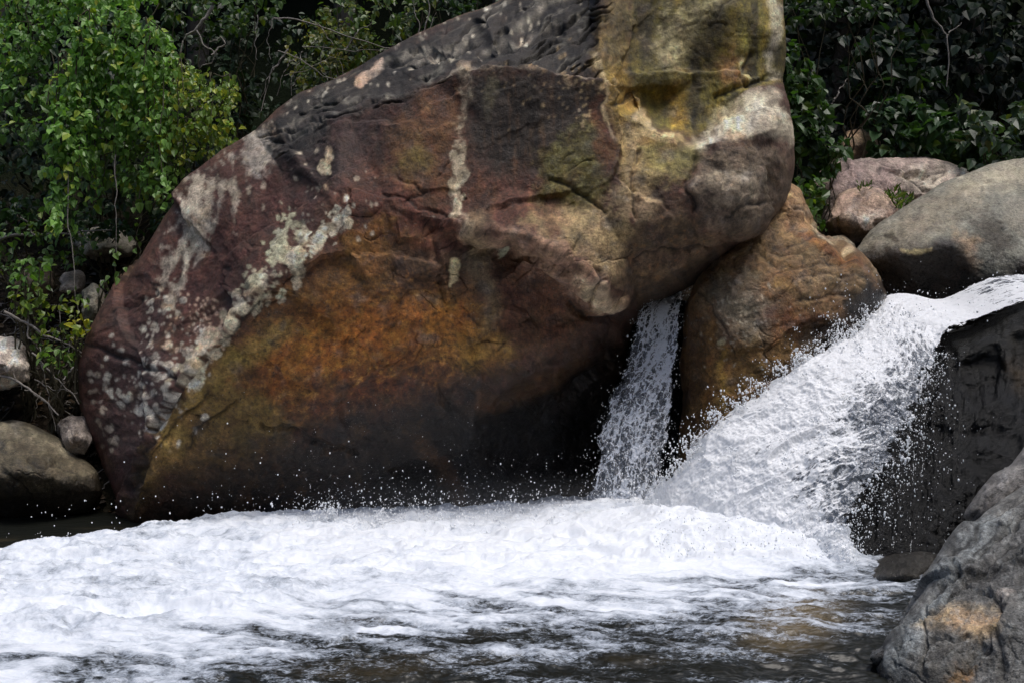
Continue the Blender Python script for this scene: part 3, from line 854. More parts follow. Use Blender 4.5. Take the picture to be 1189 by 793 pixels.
ch.paint(ch.poly([(786, 350), (806, 350), (815, 420), (812, 520), (786, 560)], 8, 8), (74, 54, 32), 0.8, G * 0.80)
ch.paint(ch.line([(822, 360, 3), (820, 430, 4), (824, 500, 4)], rough=3, soft=4), (128, 92, 50), 0.6, G * 0.80)
ch.paint(ch.line([(836, 410, 4), (842, 470, 5), (846, 520, 4)], rough=4, soft=5), (136, 112, 50), 0.6, G * 0.80)
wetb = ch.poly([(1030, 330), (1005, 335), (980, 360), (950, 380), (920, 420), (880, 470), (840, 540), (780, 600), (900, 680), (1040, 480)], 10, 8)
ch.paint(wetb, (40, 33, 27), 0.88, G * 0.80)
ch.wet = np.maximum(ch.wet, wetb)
ch.paint(ch.poly([(978, 352), (1000, 335), (1024, 340), (1022, 370), (990, 385)], 6, 5), (28, 25, 24), 0.9, G * 0.80)
ch.paint(ch.line([(940, 258, 2.5), (970, 282, 2.5), (1000, 312, 2.5), (1018, 336, 1.5)], rough=1.5), (200, 184, 160), 0.6, G * 0.80)
ch.paint(ch.line([(930, 270, 4), (960, 290, 5), (985, 312, 4)], rough=3, soft=3), (140, 92, 46), 0.6, G * 0.80)
for q in [[(935, 322), (960, 318), (990, 328), (1008, 342)], [(925, 350), (955, 342), (985, 346)], [(880, 300), (920, 312), (950, 308)], [(950, 268), (930, 285), (900, 292)], [(818, 345), (838, 385), (858, 420)], [(945, 300), (975, 305), (995, 318)]]:
    ch.crack(q, 1.4, 0.012, 0.6)
for _ in range(110):
    x, y = RNG.normal(858, 24), RNG.normal(370, 26)
    ch.paint(ch.line([(x, y), (x + 0.5, y)], RNG.uniform(0.5, 1.4), 1.0), (176, 172, 164), 0.55, G * 0.80)
ch.paint(ch.line([(832, 397), (835, 397)], 4, 1.4), (186, 176, 140), 0.8, G * 0.80)
strat = fbm((ch.U * 0.8 - ch.V * 0.55) / 60, (ch.U * 0.55 + ch.V * 0.8) / 13, 3.0, 3)
ch.hgt += 0.009 * strat * ch.poly([(860, 280), (940, 255), (1020, 340), (960, 380), (900, 350)], 20, 4) + 0.015 * ch.med
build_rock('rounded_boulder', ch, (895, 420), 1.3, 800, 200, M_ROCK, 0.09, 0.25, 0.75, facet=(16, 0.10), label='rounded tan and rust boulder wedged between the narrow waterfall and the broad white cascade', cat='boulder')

# ================================================================== smooth grey-tan boulder on the right
ob = [(990, 294, 8.6), (1010, 268, 8.7), (1045, 243, 8.9), (1095, 213, 9.1), (1150, 191, 9.3), (1189, 184, 9.4), (1260, 182, 9.5), (1330, 215, 9.3), (1360, 290, 8.9),
      (1330, 360, 8.5), (1240, 385, 8.4), (1150, 390, 8.4), (1090, 385, 8.45), (1045, 365, 8.5), (1018, 330, 8.55)]
oc = [(1060, 275, 8.3), (1110, 245, 8.5), (1150, 225, 8.7), (1180, 260, 8.35), (1240, 240, 8.5), (1240, 310, 8.2), (1060, 330, 8.3), (1130, 340, 8.25), (1280, 280, 8.4), (1189, 330, 8.2)]
ocr = [[(1000, 302, 8.45), (1040, 294, 8.22), (1082, 284, 8.15), (1108, 280, 8.12), (1122, 296, 8.14), (1128, 314, 8.18)], [(1160, 240, 8.5), (1152, 258, 8.3), (1160, 290, 8.2), (1189, 305, 8.15)]]
ch = Chart(ob, oc, ocr, blur=7)
ch.C[:] = lin((128, 126, 116), G * 0.85)
ch.paint(ch.poly([(1000, 285), (1060, 240), (1110, 215), (1150, 205), (1110, 260), (1060, 290)], 12, 8), (134, 124, 108), 0.8, G * 0.85)
ch.paint(ch.poly([(1100, 220), (1189, 186), (1300, 190), (1300, 215), (1180, 215), (1130, 235)], 10, 8), (164, 154, 134), 0.85, G * 0.85)
ch.paint(ch.poly([(1160, 238), (1200, 220), (1300, 240), (1300, 300), (1200, 280), (1165, 262)], 8, 12), (136, 130, 118), 0.8, G * 0.85)
ch.paint(ch.poly([(1125, 255), (1152, 248), (1166, 262), (1180, 290), (1150, 290), (1130, 275)], 6, 8), (70, 62, 54), 0.8, G * 0.85)
ch.paint(ch.poly([(1108, 272), (1130, 280), (1134, 315), (1122, 305)], 6, 5), (172, 142, 114), 0.8, G * 0.85)
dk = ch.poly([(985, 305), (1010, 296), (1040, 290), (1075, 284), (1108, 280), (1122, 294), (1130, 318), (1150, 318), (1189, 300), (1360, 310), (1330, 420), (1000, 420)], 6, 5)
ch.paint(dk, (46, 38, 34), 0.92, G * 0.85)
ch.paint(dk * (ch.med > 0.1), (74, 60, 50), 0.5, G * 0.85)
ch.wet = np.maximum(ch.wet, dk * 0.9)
ch.paint(ch.line([(1046, 290, 2), (1062, 289, 4), (1080, 287, 2)], rough=1.5), (206, 186, 140), 0.8, G * 0.85)
ch.paint(ch.line([(1030, 272, 3), (1040, 278, 3)], rough=2), (60, 50, 40), 0.8, G * 0.85)
ch.hgt += 0.012 * ch.med + 0.03 * np.minimum(ch.fine, 0) * ch.poly([(1160, 235), (1300, 230), (1300, 300), (1165, 270)], 14, 6)
ch.warm = 0.35
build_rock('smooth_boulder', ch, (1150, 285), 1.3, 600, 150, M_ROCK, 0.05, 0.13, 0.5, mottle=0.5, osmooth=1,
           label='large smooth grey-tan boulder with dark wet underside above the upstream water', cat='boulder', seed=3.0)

# ================================================================== pale pink rocks behind it
ch = Chart([(944, 214, 9.9), (958, 200, 10.0), (985, 186, 10.3), (1010, 181, 10.4), (1060, 186, 10.4), (1100, 194, 10.3), (1122, 204, 10.2), (1120, 240, 10.0), (1070, 268, 9.9), (1000, 275, 9.8), (955, 262, 9.8)],
           [(1000, 210, 9.9), (1050, 215, 9.8), (970, 225, 9.8), (1040, 240, 9.75), (1090, 215, 9.95)], [[(1000, 196, 10.1), (1050, 200, 10.05), (1090, 206, 10.1)]], 5)
ch.C[:] = lin((156, 140, 132), G)
ch.paint(ch.poly([(940, 215), (985, 185), (1060, 190), (1040, 225), (990, 225)], 10, 12), (146, 124, 120), 0.7, G)
ch.paint(ch.poly([(1040, 200), (1120, 200), (1080, 225), (1050, 220)], 8, 8), (184, 172, 156), 0.8, G)
ch.paint(ch.poly([(940, 235), (1000, 232), (1060, 250), (1000, 280)], 8, 8), (96, 84, 74), 0.7, G)
ch.crack([(1020, 190), (1045, 200), (1075, 222)], 1.4, 0.03)
ch.crack([(1075, 200), (1090, 204), (1080, 212)], 1.4, 0.03)
ch.warm = 0.35
build_rock('pink_boulder', ch, (1030, 222), 0.9, 420, 100, M_ROCK2, 0.1, 0.2, 0.7, facet=(14, 0.25), label='broad pinkish grey rock lying below the dark leafy thicket, behind the smooth boulder', cat='boulder', seed=6)
ch = Chart([(960, 243, 9.2), (974, 228, 9.3), (1000, 221, 9.5), (1022, 219, 9.6), (1034, 230, 9.5), (1043, 243, 9.4), (1032, 262, 9.2), (1010, 282, 9.1), (990, 288, 9.1), (966, 272, 9.15)],
           [(985, 250, 9.0), (1010, 240, 9.15), (1000, 270, 9.05)], [[(962, 250, 9.12), (985, 256, 8.95), (1010, 254, 9.0), (1036, 250, 9.2)]], 3)
ch.C[:] = lin((168, 142, 126), G)
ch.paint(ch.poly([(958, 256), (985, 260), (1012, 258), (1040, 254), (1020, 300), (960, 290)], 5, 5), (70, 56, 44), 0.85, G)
ch.paint(ch.poly([(985, 250), (1010, 246), (1020, 256), (990, 258)], 4, 5), (206, 190, 176), 0.7, G)
ch.warm = 0.35
build_rock('pink_rock', ch, (1000, 252), 0.5, 300, 80, M_ROCK2, 0.1, 0.14, 0.6, facet=(10, 0.25), label='small angular pink rock with a dark underside in front of the broad pinkish rock', cat='rock', seed=9)
ch = Chart([(958, 286, 8.9), (966, 276, 8.95), (980, 274, 9), (992, 284, 8.95), (996, 298, 8.9), (986, 312, 8.85), (966, 306, 8.85)], [(976, 288, 8.75)], [], 3)
ch.C[:] = lin((128, 120, 108), G)
build_rock('grey_stone', ch, (976, 292), 0.3, 160, 40, M_ROCK2, 0.2, 0.1, 0.5,
           label='little grey stone tucked between the rounded boulder and the smooth grey-tan boulder', cat='stone', seed=12)
ch = Chart([(975, 172, 10.9), (984, 153, 11), (1000, 150, 11), (1014, 158, 11), (1022, 154, 11), (1022, 180, 10.9), (1010, 195, 10.8), (980, 195, 10.8)], [(998, 165, 10.75)], [], 3)
ch.C[:] = lin((142, 124, 110), G)
ch.paint(ch.poly([(985, 172), (1008, 165), (1012, 195), (980, 195)], 5, 5), (84, 70, 60), 0.7, G)
build_rock('brown_rock', ch, (998, 175), 0.4, 200, 50, M_ROCK2, 0.15, 0.15, 0.7,
           label='brownish rock half buried in the thicket above the broad pinkish rock', cat='rock', seed=15)

# ================================================================== dark wet rock under and right of the cascade
ob = [(735, 640, 7.25), (760, 585, 7.25), (800, 535, 7.3), (860, 485, 7.4), (925, 440, 7.55), (985, 405, 7.8), (1040, 372, 8.0), (1092, 384, 7.5), (1140, 376, 7.3), (1189, 352, 7.2), (1260, 330, 7.2), (1340, 340, 7.4),
      (1400, 450, 7.2), (1400, 620, 6.6), (1330, 700, 6.2), (1180, 700, 6.1), (1080, 700, 6.0), (1000, 710, 5.95), (900, 700, 6.3), (800, 690, 6.8)]
oc = [(1150, 420, 6.95), (1189, 400, 6.95), (1189, 500, 6.5), (1130, 520, 6.5), (1100, 460, 6.8), (1090, 600, 6.2), (1150, 600, 6.25), (1230, 560, 6.2), (1260, 430, 6.8), (1300, 500, 6.6),
      (1080, 430, 7.05), (1062, 480, 6.85), (1042, 540, 6.6), (1022, 590, 6.38), (1000, 640, 6.15), (1000, 440, 7.3), (960, 500, 7.05), (900, 560, 6.9), (860, 620, 6.8), (940, 620, 6.5), (980, 540, 6.85), (850, 540, 7.2), (1040, 400, 7.5)]
ocr = [[(1120, 400, 7.0), (1160, 388, 6.95), (1210, 372, 6.9), (1260, 365, 6.9)], [(1165, 400, 6.9), (1172, 470, 6.6), (1160, 540, 6.4)]]
ch = Chart(ob, oc, ocr, blur=6)
ch.C[:] = lin((23, 23, 22), G * 0.55)
ch.paint(ch.poly([(1100, 390), (1189, 355), (1300, 340), (1300, 400), (1180, 410), (1110, 430)], 10, 12), (38, 38, 31), 0.8, G * 0.55)
ch.paint(ch.poly([(1165, 380), (1300, 350), (1300, 470), (1200, 460), (1172, 430)], 8, 10), (66, 62, 53), 0.7, G * 0.55)
ch.paint(ch.poly([(1172, 420), (1220, 410), (1220, 450), (1180, 450)], 6, 6), (112, 88, 58), 0.6, G * 0.55)
ch.paint((ch.fine > 0.2) * ch.poly([(1080, 380), (1300, 350), (1300, 640), (1050, 640)], 10, 10), (44, 43, 38), 0.35, G * 0.55)
ch.wet[:] = 0.9
strv = fbm(ch.U / 14, ch.V / 70, 4.0, 4)
ch.hgt += 0.05 * strv + 0.035 * ch.med + 0.012 * ch.fine
for q in [[(1110, 425), (1140, 418), (1170, 422)], [(1130, 440), (1150, 436)], [(1120, 500), (1140, 490), (1160, 494)]]:
    ch.crack(q, 1.8, 0.03)
ch.warm = 0.1
ch.C *= 0.5
CH_WET = ch
build_rock('wet_rock', ch, (1090, 540), 1.6, 800, 200, rock_mat('wet_rock', speck=0.1, grain=1.1, bump=0.9, rough_wet=0.10, spec=0.28), 0.16, 0.34, 0.4, facet=(40, 0.14), label='black wet rock face the cascade pours over, right of the white water', cat='boulder', seed=20)

# ================================================================== foreground rocks, bottom right
ob = [(1018, 775, 4.05), (1030, 745, 4.1), (1052, 712, 4.2), (1082, 662, 4.35), (1105, 628, 4.5), (1130, 600, 4.6), (1160, 572, 4.75), (1189, 556, 4.85), (1260, 500, 5.0), (1400, 470, 5.0), (1520, 560, 4.7),
      (1540, 800, 4.0), (1400, 920, 3.6), (1189, 900, 3.6), (1080, 870, 3.75), (1025, 812, 3.95)]
oc = [(1100, 720, 3.98), (1150, 660, 4.2), (1189, 620, 4.3), (1150, 760, 3.75), (1250, 700, 3.8), (1300, 600, 4.2), (1250, 800, 3.5), (1100, 790, 3.75), (1060, 770, 3.92)]
ocr = [[(1060, 735, 4.02), (1095, 690, 4.12), (1125, 640, 4.3), (1160, 605, 4.45), (1200, 580, 4.55)], [(1125, 800, 3.7), (1140, 740, 3.86), (1160, 690, 4.02), (1200, 640, 4.15)], [(1165, 800, 3.62), (1158, 740, 3.75), (1165, 715, 3.85)]]
ch = Chart(ob, oc, ocr, blur=5)
ch.C[:] = lin((104, 102, 98), G)
ch.paint(ch.poly([(1018, 780), (1060, 715), (1100, 650), (1150, 590), (1170, 600), (1110, 680), (1070, 750), (1040, 800)], 8, 10), (120, 124, 124), 0.8, G)  # left slope: bluish sky light painted in as paler grey
ch.paint(ch.poly([(1050, 790), (1080, 740), (1130, 740), (1150, 770), (1110, 810)], 10, 12), (86, 82, 76), 0.8, G)
ch.paint(ch.poly([(1110, 680), (1150, 640), (1189, 620), (1189, 680), (1150, 700)], 10, 14), (76, 74, 72), 0.7, G)
ch.paint(ch.poly([(1084, 716), (1100, 706), (1125, 704), (1158, 712), (1156, 728), (1138, 742), (1120, 730), (1098, 726)], 2.0, 2.5, raw=True), (150, 124, 90), 0.95, G * 1.3)
ch.paint(ch.poly([(1060, 728), (1080, 708), (1110, 696), (1160, 700), (1164, 730), (1138, 748), (1110, 736), (1080, 734)], 3, 5, raw=True), (146, 126, 98), 0.6, G * 1.2)
ch.paint(ch.poly([(1110, 700), (1130, 708), (1126, 725), (1110, 720)], 5, 8), (164, 142, 112), 0.6, G)
ch.paint(ch.poly([(1100, 800), (1118, 772), (1132, 776), (1130, 800)], 4, 6), (122, 90, 52), 0.8, G)
ch.paint(ch.line([(1162, 695, 6), (1172, 690, 6)], rough=3), (176, 166, 156), 0.7, G)
ch.paint((ch.fine > 0.18) * 1.0, (150, 150, 146), 0.35, G)
ch.paint((ch.fine < -0.22) * 1.0, (50, 48, 46), 0.25, G)
edge = ch.poly([(1010, 790), (1018, 770), (1040, 780), (1080, 815), (1060, 840)], 6, 4)
ch.paint(edge, (34, 32, 30), 0.8, G); ch.wet = np.maximum(ch.wet, edge)
for q, w in [([(1165, 790), (1156, 740), (1164, 712), (1160, 695)], 2.4), ([(1100, 690), (1140, 660), (1189, 630)], 2.0), ([(1130, 640), (1150, 622), (1178, 612)], 2.6), ([(1060, 760), (1100, 735), (1120, 738)], 1.6), ([(1090, 655), (1120, 630), (1150, 600), (1189, 575)], 1.8), ([(1120, 780), (1140, 750), (1150, 735)], 1.8), ([(1075, 690), (1110, 668), (1150, 630), (1189, 600)], 1.3), ([(1050, 735), (1090, 700), (1130, 672), (1189, 650)], 1.2), ([(1070, 700), (1078, 740), (1070, 780)], 1.0), ([(1110, 650), (1130, 680), (1150, 690)], 1.0)]:
    ch.crack(q, w, 0.018, 0.75)
st = fbm((ch.U * 0.6 - ch.V * 0.8) / 80, (ch.U * 0.8 + ch.V * 0.6) / 9, 8.0, 5, 0.65)
ch.hgt += 0.008 * st + 0.005 * ch.med + 0.003 * ch.fine
ch.paint(sstep(0.12, 0.4, st), (60, 58, 56), 0.5, G)
ch.paint(sstep(0.12, 0.4, -st), (138, 138, 134), 0.4, G)
ch.warm = 0.1
ch.C *= 0.85
build_rock('shore_rock', ch, (1230, 740), 1.3, 900, 260, M_ROCK2, 0.08, 0.12, 0.34, mottle=1.1, facet=(40, 0.24), label='jagged grey rock with an ochre patch at the near right edge of the pool', cat='rock', seed=26)
ob = [(1116, 598, 5.3), (1126, 580, 5.35), (1140, 562, 5.4), (1165, 540, 5.5), (1189, 520, 5.6), (1260, 470, 5.8), (1350, 450, 5.8), (1420, 560, 5.4), (1380, 680, 5.1), (1220, 680, 5.1), (1140, 640, 5.2)]
ch = Chart(ob, [(1170, 570, 5.2), (1220, 540, 5.3), (1189, 600, 5.1), (1300, 560, 5.2)], [[(1130, 592, 5.22), (1160, 560, 5.22), (1200, 530, 5.35)]], 4)
ch.C[:] = lin((92, 88, 84), G)
ch.paint(ch.poly([(1120, 590), (1160, 545), (1200, 515), (1200, 530), (1160, 565)], 5, 5), (128, 124, 120), 0.7, G)
ch.paint(ch.poly([(1118, 600), (1150, 580), (1189, 565), (1189, 620), (1140, 620)], 6, 6), (46, 42, 40), 0.8, G)
st = fbm((ch.U * 0.7 - ch.V * 0.7) / 60, (ch.U * 0.7 + ch.V * 0.7) / 9, 2.0, 4, 0.6)
ch.hgt += 0.03 * st
ch.wet[:] = 0.35
ch.warm = 0.1
build_rock('ridged_rock', ch, (1230, 575), 0.8, 420, 110, M_ROCK2, 0.1, 0.12, 0.5, facet=(30, 0.16), label='dark ridged slab of rock behind the jagged shore rock, below the black wet face', cat='rock', seed=31)

# ================================================================== rocks of the left bank and the pool
def small_rock(name, out, y, front, rgb, label, cat='rock', dark=None, thick=0.5, na=320, nr=90, wet=0.0, seed=0.0, m=None, cr=(), top=None, rough=0.7, facet=0.16):
    out = np.asarray(out, float)
    cen = out.mean(0)
    yy = [y + (0.0 if py > cen[1] else 0.25) for px, py in out]
    ch = Chart([(a, b, d) for (a, b), d in zip(out, yy)], [(cen[0], cen[1], y - front), (cen[0] * 0.6 + out[:, 0].min() * 0.4, cen[1] * 0.9 + out[:, 1].max() * 0.1, y - front * 0.75),
               (cen[0] * 0.6 + out[:, 0].max() * 0.4, cen[1] * 0.9 + out[:, 1].max() * 0.1, y - front * 0.7)], [], 4)
    ch.C[:] = lin(rgb, G)
    ch.paint(sstep(0.0, 0.35, ch.med), np.array(rgb) * 0.72, 0.7, G)
    ch.paint(sstep(0.05, 0.35, -ch.med), np.minimum(np.array(rgb) * 1.15, 235), 0.5, G)
    if top is not None:
        ch.paint(ch.poly(top[0], 6, 6), top[1], 0.85, G)
    if dark is not None:
        mk = ch.poly(dark[0], 6, 6)
        ch.paint(mk, dark[1], 0.9, G)
        ch.wet = np.maximum(ch.wet, mk * 0.8)
    ch.wet = np.maximum(ch.wet, wet)
    for q in cr: ch.crack(q, 1.5, 0.02, 0.6)
    ch.hgt += 0.012 * ch.med
    ch.warm = 0.4
    return build_rock(name, ch, cen, thick, na, nr, m or M_ROCK2, 0.12, min(0.2, front * 0.6), rough, label=label, cat=cat, facet=(9, facet), seed=seed)


small_rock('bank_boulder', [(-90, 500), (-40, 484), (0, 486), (30, 492), (62, 506), (95, 526), (114, 548), (119, 572), (100, 596), (60, 612), (0, 618), (-90, 618)], 7.75, 0.55, (78, 70, 56),
           'low brown boulder with a pale top at the left edge of the dark calm water', 'boulder',
           dark=([(-100, 572), (40, 572), (90, 560), (130, 545), (130, 640), (-100, 640)], (40, 35, 28)), thick=0.9, na=500, nr=130, seed=41, rough=0.4, facet=0.06,
           cr=[[(0, 548), (20, 560), (40, 575)], [(40, 530), (70, 545), (95, 552)]], top=([(-90, 490), (0, 486), (40, 494), (90, 522), (60, 520), (0, 506), (-90, 510)], (120, 112, 94)))
small_rock('pale_rock', [(66, 492), (80, 484), (98, 483), (108, 494), (108, 512), (100, 530), (84, 528), (72, 512)], 7.95, 0.18, (132, 122, 116),
           'pale speckled stone squeezed between the low brown boulder and the giant boulder', 'stone', thick=0.35, na=200, nr=60, seed=44)
small_rock('pale_rock', [(-40, 402), (-10, 396), (14, 398), (30, 408), (38, 424), (34, 442), (10, 450), (-40, 450)], 8.1, 0.25, (182, 168, 158),
           'pinkish white rock on the bank at the left edge, under bare twigs', 'rock', thick=0.5, na=240, nr=70, seed=47)
small_rock('bank_stone', [(88, 284), (100, 275), (125, 270), (148, 274), (158, 284), (150, 296), (120, 300), (94, 296)], 9.7, 0.25, (140, 134, 124),
           'flat grey stone on the leaf litter below the hanging vines', 'stone', thick=0.5, na=220, nr=60, seed=50)
small_rock('bank_stone', [(66, 328), (78, 320), (90, 322), (92, 334), (80, 340), (68, 338)], 9.1, 0.12, (150, 140, 134),
           'small whitish stone among twigs on the left bank slope', 'stone', thick=0.25, na=140, nr=40, seed=52)
small_rock('bank_stone', [(94, 338), (108, 330), (122, 340), (120, 372), (104, 380), (94, 362)], 8.7, 0.14, (112, 108, 98),
           'mottled grey stone on the slope close beside the giant boulder', 'stone', thick=0.3, na=160, nr=50, seed=54)
small_rock('bank_stone', [(20, 318), (40, 312), (62, 318), (60, 334), (36, 340), (18, 332)], 9.2, 0.16, (96, 82, 68),
           'brown earthy stone half sunk in litter at the left bank', 'stone', thick=0.3, na=160, nr=50, seed=56)
small_rock('pool_rock', [(1006, 668), (1018, 650), (1040, 643), (1064, 641), (1086, 645), (1092, 662), (1080, 690), (1040, 700), (1012, 690)], 5.75, 0.3, (46, 44, 41),
           'flat dark wet rock at the foot of the black rock face', 'rock', thick=0.6, na=300, nr=90, wet=0.85, seed=58, rough=0.35)
small_rock('pool_stone', [(1013, 765), (1016, 752), (1026, 746), (1034, 752), (1036, 768), (1022, 774)], 4.12, 0.1, (44, 44, 44),
           'small black stone in the water against the jagged shore rock', 'stone', thick=0.2, na=140, nr=40, wet=0.9, seed=60, rough=0.3)
small_rock('backing_rock', [(700, 400), (722, 362), (750, 352), (800, 352), (818, 400), (820, 520), (810, 660), (650, 660), (668, 520), (690, 440)], 8.45, 0.28, (24, 24, 25),
           'black wet rock step added to darken the gap behind the narrow waterfall, between giant and rounded boulders', 'rock', thick=0.8, na=300, nr=90, wet=0.9, seed=63)  # dark backing rock, added to block light behind the fall


# ================================================================== the ground of the valley
def ground_z(x, y):
    x = np.asarray(x, float); y = np.asarray(y, float)
    s = y - 7.75 - 0.25 * np.sin(x * 0.9) - 0.2 * np.clip(x, 0, 3)
    back = np.interp(s, [-1.2, 0, 0.35, 1.3, 2.6, 5, 12, 30, 80, 400], [-0.7, -0.35, 0.3, 1.28, 2.3, 4.4, 12, 27, 52, 75])
    chan = sstep(2.2, 3.2, x) * (1 - sstep(9.2, 10.4, y))
    back = np.where(s > -0.3, back * (1 - chan) + np.minimum(back, 1.15) * chan, back)
    near = np.interp(y, [-400, -80, -30, -8, -3, 0, 1.6, 2.6], [80, 55, 24, 4.5, 0.6, -0.1, -0.4, -0.7])
    right = sstep(3.2, 5.5, x) * np.interp(y, [-5, 2, 7, 8], [0.2, 1.0, 1.4, 0]) + sstep(9, 120, x) * 26
    left = sstep(30, 160, -x) * 20
    z = np.maximum(back, near) + right + left
    return z + 0.05 * fbm(x * 1.7, y * 1.7, 0.5, 4) * sstep(-0.5, 0.5, z + 0.4) + 0.5 * fbm(x * 0.15, y * 0.15, 2.2, 3) * sstep(1.5, 6, z)


def axis(lo, hi, a, b, step, grow=1.22):
    c = list(np.arange(a, b, step))
    d = step
    while c[-1] < hi: d *= grow; c.append(c[-1] + d)
    d = step
    while c[0] > lo: d *= grow; c.insert(0, c[0] - d)
    return np.array(c)


gx, gy = axis(-260, 260, -7.5, 7.5, 0.06), axis(-260, 320, 6.8, 12.5, 0.05)
GX, GY = np.meshgrid(gx, gy)
GZ = ground_z(GX, GY)
m, nt, bs, out = mat('leaf_litter_soil')
v = N(nt, 'TexCoord').outputs['Object']
n1 = noise(nt, v, 4, 5, 0.65); n2 = noise(nt, v, 38, 5, 0.75, 1.0)
vo = N(nt, 'TexVoronoi'); vo.inputs['Scale'].default_value = 22; nt.links.new(v, vo.inputs['Vector'])
c1 = mixc(nt, ramp(nt, n2, [(0.35, 0.0), (0.65, 1.0)]), (0.012, 0.010, 0.008), (0.055, 0.042, 0.030))
sepc = N(nt, 'SeparateColor'); nt.links.new(vo.outputs['Color'], sepc.inputs[0])
c2 = mixc(nt, ramp(nt, sepc.outputs[0], [(0.62, 0.0), (0.9, 0.55)]), c1, (0.11, 0.085, 0.06))
c3 = mixc(nt, ramp(nt, n1, [(0.5, 0.0), (0.7, 0.6)]), c2, (0.025, 0.035, 0.014))
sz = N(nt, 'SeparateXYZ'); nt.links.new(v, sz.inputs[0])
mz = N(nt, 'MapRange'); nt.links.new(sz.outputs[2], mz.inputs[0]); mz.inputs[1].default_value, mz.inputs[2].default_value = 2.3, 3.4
c3 = mixc(nt, mz.outputs[0], c3, mixc(nt, n2, (0.006, 0.009, 0.004), (0.018, 0.024, 0.010)))   # the slope above, its deep shade painted in as blackish green
nt.links.new(c3, bs.inputs['Base Color']); bs.inputs['Roughness'].default_value = 0.95; bs.inputs['Specular IOR Level'].default_value = 0.05
b = N(nt, 'Bump'); b.inputs['Strength'].default_value = 0.9; b.inputs['Distance'].default_value = 0.05
nt.links.new(math_n(nt, 'ADD', n2, math_n(nt, 'MULTIPLY', vo.outputs['Distance'], 0.5)), b.inputs['Height']); nt.links.new(b.outputs[0], bs.inputs['Normal'])
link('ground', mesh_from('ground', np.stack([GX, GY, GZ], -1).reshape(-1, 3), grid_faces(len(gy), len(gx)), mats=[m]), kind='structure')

# ================================================================== the pool
NY, NX = 620, 1250
yy = 3.0 * (9.2 / 3.0) ** (np.linspace(0, 1, NY))
PX = np.linspace(-0.78, 0.78, NX)[None, :] * yy[:, None] * 0.80
PY = np.repeat(yy[:, None], NX, 1)


def wl(pts):
    w = [water_at(a, b_) for a, b_ in pts]
    w.sort()
    return np.array([p[0] for p in w]), np.array([p[1] for p in w])


fx, fy = wl([(-250, 800), (-60, 775), (0, 768), (150, 747), (250, 734), (350, 708), (430, 700), (500, 692), (600, 684), (700, 678), (850, 674), (940, 668), (1000, 655), (1090, 640)])
bx, by = wl([(-300, 655), (0, 640), (60, 634), (120, 626), (190, 616), (260, 606), (400, 600)])
front = np.interp(PX, fx, fy)
rear = np.interp(PX, bx, by, right=99)
rear = np.where(PX > -1.6, 99, rear)
wx = PX + 0.16 * fbm(PX * 1.5, PY * 2.4, 3.0, 4)
wy = PY + 0.16 * fbm(PX * 1.5, PY * 2.4, 8.0, 4)
edge_n = 0.45 * fbm(PX * 1.3, PY * 2.2, 4.0, 5, 0.6)
df = PY - front + edge_n                     # + inside the white water
db = rear - PY + 0.12 * fbm(PX * 3, PY * 3, 1.0, 3)
core = sstep(-0.12, 0.55, df) * sstep(-0.05, 0.22, db)
# foam left lying on the riffle in front: long drifting streaks
st1 = fbm(wx * 1.6 - wy * 0.9, wy * 5.0 + wx * 1.2, 12.0, 5, 0.62)
st2 = fbm(wx * 6 - wy * 3, wy * 15 + wx * 3, 14.0, 4, 0.62)
fall = sstep(-1.7, 0.2, df) * (0.45 + 0.55 * sstep(3.2, 0.8, PX))
riff = np.clip(0.19 + 0.62 * fall + 0.85 * st1 + 0.40 * st2, 0, 1) * (1 - core)
riff *= sstep(0.15, -0.1, PX - np.interp(PY, [3.2, 4.2, 5.2, 6], [0.9, 1.45, 2.2, 2.6]))*0.85 + 0.15
calm = sstep(0.0, 0.3, -db)
riff *= (1 - calm)
froth = 0.82 + 0.48 * fbm(wx * 1.8, wy * 4.6, 71.0, 5, 0.62) + 0.30 * fbm(PX * 9, PY * 15, 73.0, 4, 0.65) + 0.22 * sstep(0.7, -0.7, np.hypot((PX - 0.9) / 2.2, (PY - 6.2) / 0.8) - 1)
foam = np.clip(core * np.clip(froth, 0.5, 1.1) + riff, 0, 1.1)
foam = np.where(calm > 0.5, 0.55 * sstep(0.28, 0.5, fbm(wx * 2.2, wy * 9, 31.0, 4)), foam)
# heights
bil = lambda k, ky, z, o=3: 1 - np.abs(fbm(wx * k, wy * ky, z, o, 0.5)) * 2.4
hump = np.exp(-((PX - 1.25) / 1.1) ** 2 - ((PY - 6.75 + 0.45 * (PX - 1.0)) / 0.55) ** 2) * 0.15 + np.exp(-((PX + 0.6) / 2.6) ** 2 - ((PY - 6.7) / 0.6) ** 2) * 0.055
z = core * (0.03 + hump + 0.070 * (bil(1.3, 3.0, 1.0) - 0.4) + 0.036 * (bil(3.6, 7.5, 2.0) - 0.4) + 0.02 * fbm(wx * 6, wy * 11, 6.0, 4, 0.6) + 0.035 * sstep(0.8, 0.1, rear - PY if False else 7.0 - PY + 0.25 * PX.clip(-3, 0)) * (bil(2.6, 2.6, 9.0) - 0.45) + 0.008 * (bil(13, 16, 3.0, 4) - 0.4) + 0.005 * fbm(PX * 40, PY * 40, 5.0, 3, 0.6))
rip = 0.020 * fbm(wx * 2.2, wy * 5.5, 21.0, 3) + 0.013 * fbm(wx * 6, wy * 13, 22.0, 3, 0.5) + 0.003 * fbm(PX * 20, PY * 34, 23.0, 3, 0.6)
z = z + (1 - core) * (1 - 0.85 * calm) * (rip * 2.1 + 0.022 * riff)
z = z - 0.015
bed_reflect_c = sstep(0.35, 0.05, np.hypot((PX - 1.42 - (PY - 4.9) * 0.42) / 1.0, (PY - 4.85) / 2.2) + 0.1 * st1)  # gold reflection on the water, painted in as base colour
